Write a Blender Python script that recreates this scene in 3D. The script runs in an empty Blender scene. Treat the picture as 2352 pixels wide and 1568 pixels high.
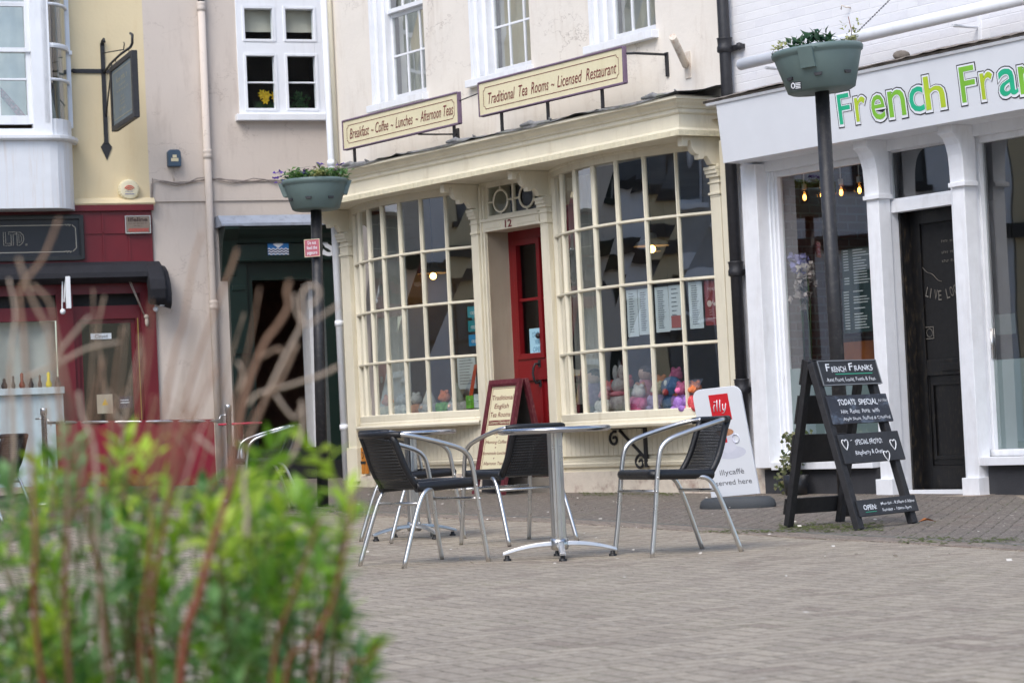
import bpy, bmesh, math, random
from mathutils import Vector, Matrix
V = Vector
R = math.radians
random.seed(7)
sc = bpy.context.scene
col = sc.collection

# ------------------------------------------------------------------ camera, sky, sun, exposure
FPX = 5750.0                      # focal length in units of a 2352 px wide picture (55 mm on a crop sensor)
CAMP = V((0, 0, .72))
ROLL, PITCH = math.atan(.047), math.atan(205.8 / FPX)
fw = V((0, math.cos(PITCH), math.sin(PITCH)))
zp = V((0, -math.sin(PITCH), math.cos(PITCH)))
rt = V((1, 0, 0)) * math.cos(ROLL) - zp * math.sin(ROLL)
up = V((1, 0, 0)) * math.sin(ROLL) + zp * math.cos(ROLL)
cd = bpy.data.cameras.new('camera')
cam = bpy.data.objects.new('camera', cd)
col.objects.link(cam)
cam.matrix_world = Matrix(((rt.x, up.x, -fw.x, CAMP.x), (rt.y, up.y, -fw.y, CAMP.y), (rt.z, up.z, -fw.z, CAMP.z), (0, 0, 0, 1)))
cd.sensor_width, cd.lens = 36, FPX / 2352 * 36
cd.clip_start, cd.clip_end = .1, 2000
cd.dof.use_dof, cd.dof.focus_distance, cd.dof.aperture_fstop, cd.dof.aperture_blades = True, 17.0, 6.6, 7
sc.camera = cam

SUN_EL, SUN_ROT = R(48), R(205)
w = bpy.data.worlds.new('World')
sc.world = w
w.use_nodes = True
nt = w.node_tree
sky = nt.nodes.new('ShaderNodeTexSky')
sky.sky_type = 'NISHITA'
sky.sun_disc = False
sky.sun_elevation, sky.sun_rotation = SUN_EL, SUN_ROT
sky.air_density, sky.dust_density, sky.ozone_density = 1.0, 1.6, 1.0
bg = nt.nodes['Background']
bg.inputs['Strength'].default_value = .13
nt.links.new(sky.outputs[0], bg.inputs[0])
sl = bpy.data.lights.new('sun', 'SUN')
sl.energy, sl.angle, sl.color = 1.0, R(32), (1, .96, .90)
so = bpy.data.objects.new('sun', sl)
col.objects.link(so)
sdir = V((math.sin(SUN_ROT) * math.cos(SUN_EL), math.cos(SUN_ROT) * math.cos(SUN_EL), math.sin(SUN_EL)))
so.rotation_euler = sdir.to_track_quat('Z', 'Y').to_euler()
sc.view_settings.view_transform, sc.view_settings.look = 'Standard', 'None'
sc.view_settings.exposure, sc.view_settings.gamma = 1.06, 1
sc.render.engine = 'CYCLES'
sc.cycles.use_denoising = True
sc.cycles.max_bounces, sc.cycles.transparent_max_bounces = 8, 16
sc.cycles.sample_clamp_indirect = 6


# ------------------------------------------------------------------ measuring the place off the photograph's geometry
def ray(x, y):
    return fw * FPX + rt * (x - 1176) + up * (784 - y)


def at(x, y, D):
    d = ray(x, y)
    return CAMP + d * (D / d.y)


def gz(X, D):
    return .011 * max(0, D - 15) + .03 * max(0, -X) * min(1, max(0, (D - 18) / 6))


def gnd(x, y):
    d = ray(x, y)
    t = .002
    for i in range(60):
        q = CAMP + d * t
        t += (q.z - gz(q.x, q.y)) / (-d.z) * .7
    return CAMP + d * t


class Frame:
    """A plane to build on: a along u, b along v, c out towards the street."""

    def __init__(s, o, u, v=(0, 0, 1)):
        s.o, s.u, s.v = V(o), V(u), V(v)
        s.n = s.u.cross(s.v).normalized()

    def __call__(s, a, b, c=0):
        return s.o + s.u * a + s.v * b + s.n * c

    def px(s, x, y, c=0):
        d = ray(x, y)
        o = s.o + s.n * c
        q = CAMP + d * ((o - CAMP).dot(s.n) / d.dot(s.n))
        return (q - s.o).dot(s.u) / s.u.length_squared, (q - s.o).dot(s.v) / s.v.length_squared


F = Frame((.06, 24.9, 0), V((.565, -.825, 0)).normalized())
G = Frame((-2.57, 31, 0), V((.938, .345, 0)).normalized())


# ------------------------------------------------------------------ materials
def S(r, g, b):
    f = lambda c: (c / 255 / 12.92) if c / 255 <= .04045 else ((c / 255 + .055) / 1.055) ** 2.4
    return (f(r), f(g), f(b), 1)


class NT:
    def __init__(s, m):
        s.t = m.node_tree
        s.n, s.l = s.t.nodes, s.t.links

    def new(s, typ, **kw):
        n = s.n.new('ShaderNode' + typ)
        for k, v in kw.items():
            setattr(n, k, v)
        return n

    def link(s, a, b):
        s.l.new(a, b)

    def math(s, op, a, b=None, c=None):
        n = s.n.new('ShaderNodeMath')
        n.operation = op
        for i, v in enumerate((a, b, c)):
            if v is None:
                continue
            if isinstance(v, (int, float)):
                n.inputs[i].default_value = v
            else:
                s.link(v, n.inputs[i])
        return n.outputs[0]

    def ramp(s, fac, p0, p1):
        n = s.n.new('ShaderNodeMapRange')
        s.link(fac, n.inputs[0])
        n.inputs[1].default_value, n.inputs[2].default_value = p0, p1
        return n.outputs[0]

    def noise(s, vec, scale, detail=4, rough=.55):
        n = s.n.new('ShaderNodeTexNoise')
        n.inputs['Scale'].default_value, n.inputs['Detail'].default_value, n.inputs['Roughness'].default_value = scale, detail, rough
        if vec is not None:
            s.link(vec, n.inputs['Vector'])
        return n.outputs[0]

    def mix(s, fac, a, b):
        n = s.n.new('ShaderNodeMix')
        n.data_type = 'RGBA'
        for sock, v in ((n.inputs[0], fac), (n.inputs[6], a), (n.inputs[7], b)):
            if isinstance(v, (int, float, tuple)):
                sock.default_value = v
            else:
                s.link(v, sock)
        return n.outputs[2]

    def map(s, scale=(1, 1, 1), rot=(0, 0, 0), coord='Object'):
        tc = s.new('TexCoord')
        m = s.new('Mapping')
        m.inputs['Scale'].default_value = scale
        m.inputs['Rotation'].default_value = rot
        s.link(tc.outputs[coord], m.inputs['Vector'])
        return m.outputs[0]


MATS = {}


def mat(name, rgb, rough=.6, metal=0, var=.1, scale=5, bump=0, bscale=80, dirt=None, dirtamt=.5, dscale=(3, 3, .6), spec=.5, coat=0, crack=0):
    if name in MATS:
        return MATS[name]
    m = bpy.data.materials.new(name)
    m.use_nodes = True
    T = NT(m)
    b = T.n['Principled BSDF']
    b.inputs['Roughness'].default_value = rough
    b.inputs['Metallic'].default_value = metal
    b.inputs['Specular IOR Level'].default_value = spec
    b.inputs['Coat Weight'].default_value = coat
    vec = T.map()
    c = S(*rgb)
    n1 = T.noise(vec, scale, 6)
    f = T.ramp(n1, .3, .7)
    cl = T.mix(f, tuple(x * (1 - var) for x in c[:3]) + (1,), tuple(min(1, x * (1 + var)) for x in c[:3]) + (1,))
    if dirt:
        dv = T.map(dscale)
        dn = T.noise(dv, 2.2, 8, .7)
        df = T.math('MULTIPLY', T.ramp(dn, .52, .78), dirtamt)
        cl = T.mix(df, cl, S(*dirt))
    if crack:
        cn = T.noise(T.map((1, 1, 1.6)), 1.1, 8, .62)
        ln = T.ramp(T.math('ABSOLUTE', T.math('SUBTRACT', cn, .5)), .006, .001)
        mk = T.ramp(T.noise(T.map(), .8, 2), .5, .62)
        cl = T.mix(T.math('MULTIPLY', T.math('MULTIPLY', ln, mk), crack), cl, S(132, 116, 104))
    T.link(cl, b.inputs['Base Color'])
    rn = T.math('MULTIPLY_ADD', T.noise(vec, scale * 4, 3), .25, rough - .12)
    T.link(rn, b.inputs['Roughness'])
    if bump:
        bn = T.new('Bump')
        bn.inputs['Strength'].default_value = bump
        bn.inputs['Distance'].default_value = .01
        T.link(T.noise(vec, bscale, 6, .6), bn.inputs['Height'])
        T.link(bn.outputs[0], b.inputs['Normal'])
    MATS[name] = m
    return m


def emit(name, rgb, k):
    if name in MATS:
        return MATS[name]
    m = bpy.data.materials.new(name)
    m.use_nodes = True
    T = NT(m)
    b = T.n['Principled BSDF']
    b.inputs['Base Color'].default_value = S(*rgb)
    b.inputs['Emission Color'].default_value = S(*rgb)
    b.inputs['Emission Strength'].default_value = k
    MATS[name] = m
    return m


def glass(name, wob=.0, tint=(235, 240, 238), refl=1.7, base=.03):
    if name in MATS:
        return MATS[name]
    m = bpy.data.materials.new(name)
    m.use_nodes = True
    T = NT(m)
    T.n.remove(T.n['Principled BSDF'])
    out = T.n['Material Output']
    tr = T.new('BsdfTransparent')
    tr.inputs[0].default_value = S(*tint)
    gl = T.new('BsdfGlossy')
    gl.inputs['Roughness'].default_value = .015
    fr = T.new('LayerWeight')
    fr.inputs[0].default_value = .5
    fac = T.math('MULTIPLY_ADD', T.math('POWER', fr.outputs['Facing'], 5), .96, .04)
    fac = T.math('MULTIPLY_ADD', fac, refl, base)
    fac = T.math('MINIMUM', fac, 1.0)
    if wob:
        bn = T.new('Bump')
        bn.inputs['Strength'].default_value = wob
        bn.inputs['Distance'].default_value = .02
        T.link(T.noise(T.map((1, 1, .45)), 2.6, 1), bn.inputs['Height'])
        T.link(bn.outputs[0], gl.inputs['Normal'])
        T.link(bn.outputs[0], fr.inputs['Normal'])
    mx = T.new('MixShader')
    T.link(fac, mx.inputs[0])
    T.link(tr.outputs[0], mx.inputs[1])
    T.link(gl.outputs[0], mx.inputs[2])
    T.link(mx.outputs[0], out.inputs[0])
    MATS[name] = m
    return m


def paving(name, c0, c1, joint, moss, rot, unit=.105, mossamt=.5):
    """Block paving laid in herringbone."""
    m = bpy.data.materials.new(name)
    m.use_nodes = True
    T = NT(m)
    b = T.n['Principled BSDF']
    vec = T.map((1 / unit, 1 / unit, 1), (0, 0, rot))
    wn = T.new('VectorMath', operation='SCALE')
    nz = T.new('TexNoise')
    nz.inputs['Scale'].default_value = .8
    T.link(vec, nz.inputs['Vector'])
    T.link(nz.outputs['Color'], wn.inputs[0])
    wn.inputs['Scale'].default_value = .3
    ad = T.new('VectorMath', operation='ADD')
    T.link(vec, ad.inputs[0])
    T.link(wn.outputs[0], ad.inputs[1])
    sx = T.new('SeparateXYZ')
    T.link(ad.outputs[0], sx.inputs[0])
    x, y = sx.outputs[0], sx.outputs[1]
    i, j = T.math('FLOOR', x), T.math('FLOOR', y)
    fx, fy = T.math('SUBTRACT', x, i), T.math('SUBTRACT', y, j)
    v = T.math('FLOORED_MODULO', T.math('SUBTRACT', i, j), 4)
    eq = lambda k: T.math('COMPARE', v, k, .1)
    e0, e1, e2, e3 = eq(0), eq(1), eq(2), eq(3)
    d = T.math('MINIMUM', T.math('ADD', fx, e1), T.math('ADD', T.math('SUBTRACT', 1, fx), e0))
    d = T.math('MINIMUM', d, T.math('ADD', fy, e2))
    d = T.math('MINIMUM', d, T.math('ADD', T.math('SUBTRACT', 1, fy), e3))
    ci, cj = T.math('SUBTRACT', i, e1), T.math('ADD', j, e3)
    cb = T.new('CombineXYZ')
    T.link(ci, cb.inputs[0])
    T.link(cj, cb.inputs[1])
    wh = T.new('TexWhiteNoise', noise_dimensions='2D')
    T.link(cb.outputs[0], wh.inputs['Vector'])
    base = T.mix(wh.outputs[0], S(*c0), S(*c1))
    odd = T.math('GREATER_THAN', wh.outputs[0], .93)
    base = T.mix(T.math('MULTIPLY', odd, .35), base, S(118, 96, 84))
    gv = T.map()
    big = T.ramp(T.noise(gv, .5, 3), .35, .65)
    base = T.mix(T.math('MULTIPLY', big, .28), base, S(*c1))
    grit = T.noise(gv, 170, 2, .6)
    base = T.mix(T.math('MULTIPLY', T.ramp(grit, .5, .8), .55), base, S(188, 180, 168))
    base = T.mix(T.math('MULTIPLY', T.ramp(grit, .48, .22), .5), base, S(70, 64, 58))
    g2 = T.noise(gv, 30, 6, .8)
    base = T.mix(T.math('MULTIPLY', T.ramp(g2, .53, .68), .75), base, S(192, 184, 172))
    base = T.mix(T.math('MULTIPLY', T.ramp(g2, .47, .33), .75), base, S(82, 74, 64))
    sp = T.ramp(T.noise(gv, 34, 3, .7), .66, .75)
    base = T.mix(T.math('MULTIPLY', sp, .4), base, S(205, 198, 188))
    vo = T.new('TexVoronoi')
    vo.inputs['Scale'].default_value = 1.7
    T.link(gv, vo.inputs['Vector'])
    gum = T.ramp(vo.outputs['Distance'], .05, .035)
    base = T.mix(T.math('MULTIPLY', gum, .6), base, S(96, 92, 88))
    st_ = T.ramp(T.noise(gv, .9, 6, .65), .52, .72)
    base = T.mix(T.math('MULTIPLY', st_, .3), base, S(112, 98, 84))
    jm = T.ramp(d, .075, .02)
    mossn = T.math('MULTIPLY', T.ramp(T.noise(gv, 1.3, 4), .5, .68), mossamt)
    jc = T.mix(mossn, S(*joint), S(*moss))
    cl = T.mix(T.math('MULTIPLY', jm, .85), base, jc)
    T.link(cl, b.inputs['Base Color'])
    b.inputs['Roughness'].default_value = .85
    hb = T.math('ADD', T.math('MULTIPLY', T.math('SUBTRACT', 1, jm), .6), T.math('MULTIPLY', grit, .35))
    hb = T.math('ADD', hb, T.math('MULTIPLY', wh.outputs[0], .35))
    bn = T.new('Bump')
    bn.inputs['Strength'].default_value = .5
    bn.inputs['Distance'].default_value = .006
    T.link(hb, bn.inputs['Height'])
    T.link(bn.outputs[0], b.inputs['Normal'])
    return m


def bricks(name, c0, c1, mort, bump=.5, dirt=.3, u=F.u, bw=.225, bh=.075, mw=.012):
    m = bpy.data.materials.new(name)
    m.use_nodes = True
    T = NT(m)
    b = T.n['Principled BSDF']
    ge = T.new('NewGeometry')
    dt = T.new('VectorMath', operation='DOT_PRODUCT')
    T.link(ge.outputs['Position'], dt.inputs[0])
    dt.inputs[1].default_value = u
    sx = T.new('SeparateXYZ')
    T.link(ge.outputs['Position'], sx.inputs[0])
    cb = T.new('CombineXYZ')
    T.link(dt.outputs['Value'], cb.inputs[0])
    T.link(sx.outputs[2], cb.inputs[1])
    br = T.new('TexBrick')
    T.link(cb.outputs[0], br.inputs['Vector'])
    for k, val in (('Color1', S(*c0)), ('Color2', S(*c1)), ('Mortar', S(*mort)), ('Scale', 1), ('Mortar Size', mw), ('Brick Width', bw), ('Row Height', bh), ('Mortar Smooth', .4)):
        br.inputs[k].default_value = val
    nz = T.noise(ge.outputs['Position'], 12, 6, .65)
    cl = T.mix(T.math('MULTIPLY', T.ramp(nz, .45, .75), dirt), br.outputs[0], S(*mort))
    T.link(cl, b.inputs['Base Color'])
    b.inputs['Roughness'].default_value = .75
    h = T.math('SUBTRACT', T.math('MULTIPLY', nz, .9), br.outputs[1])
    bn = T.new('Bump')
    bn.inputs['Strength'].default_value = bump
    bn.inputs['Distance'].default_value = .012
    T.link(h, bn.inputs['Height'])
    T.link(bn.outputs[0], b.inputs['Normal'])
    return m


def weave(name):
    m = bpy.data.materials.new(name)
    m.use_nodes = True
    T = NT(m)
    b = T.n['Principled BSDF']
    b.inputs['Base Color'].default_value = S(20, 21, 24)
    b.inputs['Roughness'].default_value = .45
    tc = T.new('TexCoord')
    sx = T.new('SeparateXYZ')
    T.link(tc.outputs['UV'], sx.inputs[0])
    a = T.math('SINE', T.math('MULTIPLY', sx.outputs[0], math.pi * 2))
    a = T.math('MULTIPLY', a, a)
    c = T.math('SINE', T.math('MULTIPLY', sx.outputs[1], math.pi * 2))
    h = T.math('MULTIPLY', a, c)
    bn = T.new('Bump')
    bn.inputs['Strength'].default_value = .9
    bn.inputs['Distance'].default_value = .006
    T.link(h, bn.inputs['Height'])
    T.link(bn.outputs[0], b.inputs['Normal'])
    hole = T.math('GREATER_THAN', T.math('MULTIPLY', a, T.math('MULTIPLY', c, c)), .9)
    T.link(T.math('SUBTRACT', 1, hole), b.inputs['Alpha'])
    return m


def leafmat(name, c0, c1, trans=.35):
    m = bpy.data.materials.new(name)
    m.use_nodes = True
    T = NT(m)
    b = T.n['Principled BSDF']
    oi = T.new('NewGeometry')
    cl = T.mix(oi.outputs['Random Per Island'], S(*c0), S(*c1))
    T.link(cl, b.inputs['Base Color'])
    b.inputs['Roughness'].default_value = .45
    tl = T.new('BsdfTranslucent')
    T.link(cl, tl.inputs[0])
    mx = T.new('MixShader')
    mx.inputs[0].default_value = trans
    T.link(b.outputs[0], mx.inputs[1])
    T.link(tl.outputs[0], mx.inputs[2])
    T.link(mx.outputs[0], T.n['Material Output'].inputs[0])
    return m


# ------------------------------------------------------------------ mesh builder
TXT = {}


def textpoly(body, shear, bold, space):
    k = (body, shear, bold, space)
    if k in TXT:
        return TXT[k]
    c = bpy.data.curves.new('t', 'FONT')
    c.body, c.shear, c.offset, c.space_character, c.resolution_u = body, shear, bold, space, 3
    o = bpy.data.objects.new('t', c)
    col.objects.link(o)
    dg = bpy.context.evaluated_depsgraph_get()
    me = bpy.data.meshes.new_from_object(o.evaluated_get(dg))
    vs = [(v.co.x, v.co.y) for v in me.vertices]
    fs = [tuple(p.vertices) for p in me.polygons]
    bpy.data.objects.remove(o)
    bpy.data.curves.remove(c)
    bpy.data.meshes.remove(me)
    TXT[k] = (vs, fs)
    return TXT[k]


class MB:
    def __init__(s):
        s.v, s.f, s.sm, s.uv = [], [], [], {}

    def add(s, vs, fs, smooth=False):
        n = len(s.v)
        s.v += [V(x) for x in vs]
        for f in fs:
            s.f.append([n + i for i in f])
            s.sm.append(smooth)
        return n

    def poly(s, *p):
        s.add(p, [range(len(p))])
        return s

    def box(s, P, a0, a1, b0, b1, c0, c1):
        vs = [P(a, b, c) for c in (c0, c1) for b in (b0, b1) for a in (a0, a1)]
        s.add(vs, [(0, 2, 3, 1), (4, 5, 7, 6), (0, 1, 5, 4), (2, 6, 7, 3), (0, 4, 6, 2), (1, 3, 7, 5)])
        return s

    def prism(s, P, out, c0, c1, smooth=False):
        n = len(out)
        vs = [P(a, b, c0) for a, b in out] + [P(a, b, c1) for a, b in out]
        s.add(vs, [range(n - 1, -1, -1), range(n, 2 * n)])
        s.add(vs, [(i, (i + 1) % n, n + (i + 1) % n, n + i) for i in range(n)], smooth)
        return s

    def prof(s, P, out, a0, a1):
        """outline in (c, b) pulled along a"""
        return s.prism(lambda x, y, z: P(z, y, x), out, a0, a1)

    def frame(s, P, a0, a1, b0, b1, w, c0, c1, wb=None):
        wb = w if wb is None else wb
        s.box(P, a0, a0 + w, b0, b1, c0, c1)
        s.box(P, a1 - w, a1, b0, b1, c0, c1)
        s.box(P, a0 + w, a1 - w, b0, b0 + wb, c0, c1)
        s.box(P, a0 + w, a1 - w, b1 - w, b1, c0, c1)
        return s

    def wall(s, P, a0, a1, b0, b1, holes, depth=.2, c=0):
        A = sorted({a0, a1, *[h[0] for h in holes], *[h[1] for h in holes]})
        B = sorted({b0, b1, *[h[2] for h in holes], *[h[3] for h in holes]})
        for i in range(len(A) - 1):
            for j in range(len(B) - 1):
                ma, mb = (A[i] + A[i + 1]) / 2, (B[j] + B[j + 1]) / 2
                if any(h[0] < ma < h[1] and h[2] < mb < h[3] for h in holes):
                    continue
                s.poly(P(A[i], B[j], c), P(A[i + 1], B[j], c), P(A[i + 1], B[j + 1], c), P(A[i], B[j + 1], c))
        for h in holes:
            d = h[4] if len(h) > 4 else depth
            q = [(h[0], h[2]), (h[1], h[2]), (h[1], h[3]), (h[0], h[3])]
            for i in range(4):
                (p, r), (t, u) = q[i], q[(i + 1) % 4]
                s.poly(P(p, r, c), P(t, u, c), P(t, u, c - d), P(p, r, c - d))
        return s

    def sweep(s, P, path, profile, caps=True, smooth=False):
        """profile (d, b) pulled along plan path [(a, c)], mitred"""
        n, k = len(path), len(profile)
        rows = []
        for i, (a, c) in enumerate(path):
            ts = []
            if i > 0:
                ts.append(V((a - path[i - 1][0], c - path[i - 1][1])).normalized())
            if i < n - 1:
                ts.append(V((path[i + 1][0] - a, path[i + 1][1] - c)).normalized())
            ns = [V((-t.y, t.x)) for t in ts]
            m = sum(ns, V((0, 0))).normalized()
            m /= max(.3, m.dot(ns[0]))
            rows += [P(a + m.x * d, b, c + m.y * d) for d, b in profile]
        fs = [(i * k + j, i * k + (j + 1) % k, (i + 1) * k + (j + 1) % k, (i + 1) * k + j) for i in range(n - 1) for j in range(k)]
        s.add(rows, fs, smooth)
        if caps:
            s.add(rows[:k], [range(k)])
            s.add(rows[-k:], [range(k)])
        return s

    def tube(s, pts, r, n=8, caps=True, closed=False, flat=1):
        pts = [V(p) for p in pts]
        rs = r if isinstance(r, (list, tuple)) else [r] * len(pts)
        m = len(pts)
        t0 = (pts[1] - pts[0]).normalized()
        x = t0.orthogonal().normalized()
        vs = []
        for i, p in enumerate(pts):
            a = pts[i - 1] if i > 0 or closed else p
            b = pts[(i + 1) % m] if i < m - 1 or closed else p
            t = (b - a).normalized()
            x = (x - t * x.dot(t)).normalized()
            y = t.cross(x)
            vs += [p + (x * math.cos(6.28319 * j / n) + y * math.sin(6.28319 * j / n) * flat) * rs[i] for j in range(n)]
        q = m if closed else m - 1
        fs = [(i * n + j, i * n + (j + 1) % n, ((i + 1) % m) * n + (j + 1) % n, ((i + 1) % m) * n + j) for i in range(q) for j in range(n)]
        s.add(vs, fs, True)
        if caps and not closed:
            s.add(vs[:n], [range(n)])
            s.add(vs[-n:], [range(n)])
        return s

    def lathe(s, prof, o=(0, 0, 0), n=32, ax=None, tilt=None):
        o = V(o)
        M = tilt or Matrix.Identity(3)
        vs = [o + M @ V((r * math.cos(6.28319 * j / n), r * math.sin(6.28319 * j / n), z)) for r, z in prof for j in range(n)]
        k = len(prof)
        s.add(vs, [(i * n + j, i * n + (j + 1) % n, (i + 1) * n + (j + 1) % n, (i + 1) * n + j) for i in range(k - 1) for j in range(n)], True)
        return s

    def ball(s, o, r, sx=1, sy=1, sz=1, n=12, jit=0):
        o = V(o)
        vs, k = [], max(5, n // 2 + 1)
        for i in range(k):
            th = math.pi * i / (k - 1)
            for j in range(n):
                ph = 6.28319 * j / n
                q = 1 + jit * random.uniform(-1, 1)
                vs.append(o + V((sx * math.sin(th) * math.cos(ph), sy * math.sin(th) * math.sin(ph), sz * math.cos(th))) * r * q)
        s.add(vs, [(i * n + j, i * n + (j + 1) % n, (i + 1) * n + (j + 1) % n, (i + 1) * n + j) for i in range(k - 1) for j in range(n)], True)
        return s

    def grid(s, fn, nu, nv, uvs=None, smooth=True):
        vs = [fn(i / nu, j / nv) for j in range(nv + 1) for i in range(nu + 1)]
        n = s.add(vs, [(j * (nu + 1) + i, j * (nu + 1) + i + 1, (j + 1) * (nu + 1) + i + 1, (j + 1) * (nu + 1) + i) for j in range(nv) for i in range(nu)], smooth)
        if uvs:
            for j in range(nv + 1):
                for i in range(nu + 1):
                    s.uv[n + j * (nu + 1) + i] = (i / nu * uvs[0], j / nv * uvs[1])
        return s

    def text(s, P, body, a, b, w, cap, c=.004, shear=0, bold=0, space=1, center=False, wob=0):
        vs, fs = textpoly(body, shear, bold, space)
        if not vs:
            return s
        x0, x1 = min(v[0] for v in vs), max(v[0] for v in vs)
        k = w / (x1 - x0)
        if center:
            a -= w / 2
        ph = random.random() * 6
        s.add([P(a + (x - x0) * k, b + y * cap / .72 + wob * math.sin((x - x0) * 5 + ph), c) for x, y in vs], fs)
        return s

    def scrib(s, P, a, b, w, h, c=.004, center=False, word=5):
        """writing too small to read: a row of short uneven strokes"""
        if center:
            a -= w / 2
        st = h * .62
        n = max(2, int(w / st))
        for i in range(n):
            if i and i % word == word - 1:
                continue
            x = a + w * i / n
            hh = h * random.choice((.6, .6, .65, 1))
            s.poly(P(x, b, c), P(x + st * .3, b, c), P(x + st * .3, b + hh, c), P(x, b + hh, c))
            y = b + random.choice((0, .35, .5)) * h
            s.poly(P(x, y, c), P(x + st * .75, y, c), P(x + st * .75, y + h * .16, c), P(x, y + h * .16, c))
        return s

    def leaf(s, o, d, nrm, L, W, fold=.25):
        d = d.normalized()
        sd = d.cross(nrm)
        if sd.length < 1e-4:
            sd = d.orthogonal()
        sd.normalize()
        n = sd.cross(d)
        s.add([o, o + d * L * .45 + sd * W / 2 + n * W * fold, o + d * L + n * (-.15 * L), o + d * L * .45 - sd * W / 2 + n * W * fold, o + d * L * .5], [(0, 1, 4), (1, 2, 4), (2, 3, 4), (3, 0, 4)], True)
        return s

    def build(s, name, m, parent=None, bevel=0, weld=False):
        org = V((0, 0, 0))
        q = parent
        while q:
            org += q.location
            q = q.parent
        me = bpy.data.meshes.new(name)
        me.from_pydata([v - org for v in s.v], [], s.f)
        me.polygons.foreach_set('use_smooth', s.sm)
        if s.uv:
            ul = me.uv_layers.new(name='UVMap')
            for lp in me.loops:
                ul.data[lp.index].uv = s.uv.get(lp.vertex_index, (0, 0))
        bm = bmesh.new()
        bm.from_mesh(me)
        bmesh.ops.remove_doubles(bm, verts=bm.verts, dist=2e-5)
        bmesh.ops.recalc_face_normals(bm, faces=bm.faces)
        bm.to_mesh(me)
        bm.free()
        me.materials.append(m)
        o = bpy.data.objects.new(name, me)
        col.objects.link(o)
        o.parent = parent
        if bevel:
            b = o.modifiers.new('b', 'BEVEL')
            b.width, b.segments, b.limit_method, b.angle_limit = bevel, 2, 'ANGLE', R(40)
        return o


def tag(o, label, cat, group=None, kind=None):
    if label:
        o['label'] = label
    if cat:
        o['category'] = cat
    if group:
        o['group'] = group
    if kind:
        o['kind'] = kind
    return o


def thing(name, label, cat, loc, group=None):
    o = bpy.data.objects.new(name, None)
    col.objects.link(o)
    o.location = V(loc)
    o.empty_display_size = .1
    return tag(o, label, cat, group)


def copy_tree(o, parent=None, chl=None):
    c = o.copy()
    col.objects.link(c)
    if parent:
        c.parent = parent
    for ch in o.children:
        copy_tree(ch, c)
    return c


def quadP(o, u, v):
    return Frame(o, u, v)


# palette
m_cream = mat('cream_paint', (223, 216, 195), .5, var=.05, scale=3, bump=.12, bscale=25, dirt=(150, 132, 92), dirtamt=.35)
m_creamd = mat('cream_paint_worn', (222, 214, 186), .6, var=.1, scale=20, bump=.5, bscale=60, dirt=(176, 160, 122), dirtamt=.55, dscale=(9, 9, 2))
m_render = mat('white_render', (228, 221, 211), .8, var=.03, scale=2, bump=.35, bscale=14, dirt=(190, 176, 160), dirtamt=.5, crack=.55)
m_pink = mat('pink_render', (207, 196, 186), .85, var=.04, scale=1.5, bump=.25, bscale=20, dirt=(172, 158, 148), dirtamt=.5, crack=.4)
m_yellow = mat('yellow_render', (220, 204, 168), .85, var=.04, scale=1.5, bump=.25, bscale=20, dirt=(200, 170, 120), dirtamt=.3)
m_white = mat('white_gloss_paint', (235, 238, 243), .4, var=.03, scale=4, dirt=(170, 165, 158), dirtamt=.25)
m_whitew = mat('white_paint_worn', (233, 235, 239), .5, var=.04, scale=10, bump=.15, dirt=(160, 152, 142), dirtamt=.28)
m_wbrick = bricks('white_painted_brick', (230, 230, 232), (222, 222, 226), (226, 226, 229), .4, .1, mw=.005)
m_lead = mat('weathered_lead', (128, 128, 128), .7, var=.3, scale=14, bump=.6, bscale=30, dirt=(112, 120, 80), dirtamt=.8, dscale=(4, 4, 4))
m_leadblue = mat('blue_grey_lead', (152, 160, 174), .6, var=.15, scale=6, dirt=(96, 92, 92), dirtamt=.6, dscale=(8, 8, 1.5))
m_stone = mat('grey_stone_coping', (120, 112, 104), .85, var=.3, scale=14, bump=.7, bscale=40)
m_black = mat('black_gloss_paint', (36, 37, 40), .35, var=.2, scale=8)
m_iron = mat('black_iron', (40, 40, 44), .5, var=.25, scale=20, bump=.3)
m_matt = mat('matt_black', (35, 34, 35), .7, var=.2, scale=8)
m_grey = mat('dark_grey_plinth', (52, 53, 57), .75, var=.2, scale=6, bump=.3)
m_maroon = mat('maroon_paint', (106, 20, 32), .45, var=.1, scale=4, bump=.15, bscale=12)
m_red = mat('red_door_paint', (122, 20, 26), .35, var=.1, scale=4)
m_green = mat('dark_green_paint', (12, 34, 29), .35, var=.15, scale=5)
m_alu = mat('brushed_aluminium', (205, 204, 202), .3, 1, var=.05, scale=3)
m_alutop = mat('steel_table_top', (190, 190, 192), .22, 1, var=.08, scale=5)
m_rubber = mat('black_plastic', (22, 22, 24), .5)
m_wick = mat('black_wrap', (22, 23, 27), .42, var=.2, scale=8, bump=.25, bscale=120)
m_weave = weave('black_wicker_weave')
m_planter = mat('green_grey_plastic', (98, 116, 114), .5, var=.08, scale=5, bump=.1, bscale=200)
m_paper = mat('white_paper', (226, 234, 240), .7, var=.03)
m_ink = mat('grey_ink', (110, 116, 126), .8)
m_burg = mat('burgundy_lettering', (112, 26, 34), .6)
m_signcream = mat('cream_sign_panel', (226, 217, 182), .45, var=.04, scale=3, dirt=(196, 184, 140), dirtamt=.4)
m_purple = mat('lilac_sign_frame', (116, 96, 116), .45, var=.15, scale=8)
m_chalk = mat('chalk', (228, 230, 232), .9, var=.05)
m_glass = glass('window_glass', refl=.9, base=.0)
m_oldglass = glass('old_window_glass', wob=.14, refl=2.3, base=.22)
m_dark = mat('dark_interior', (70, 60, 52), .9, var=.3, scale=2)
m_room = mat('tea_room_wall', (168, 154, 136), .9, var=.2, scale=1.5)
m_curt = mat('net_curtain', (196, 194, 190), .9, var=.1, scale=3)
m_frost = mat('frosted_film', (136, 152, 154), .35, var=.05, scale=2)

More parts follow.
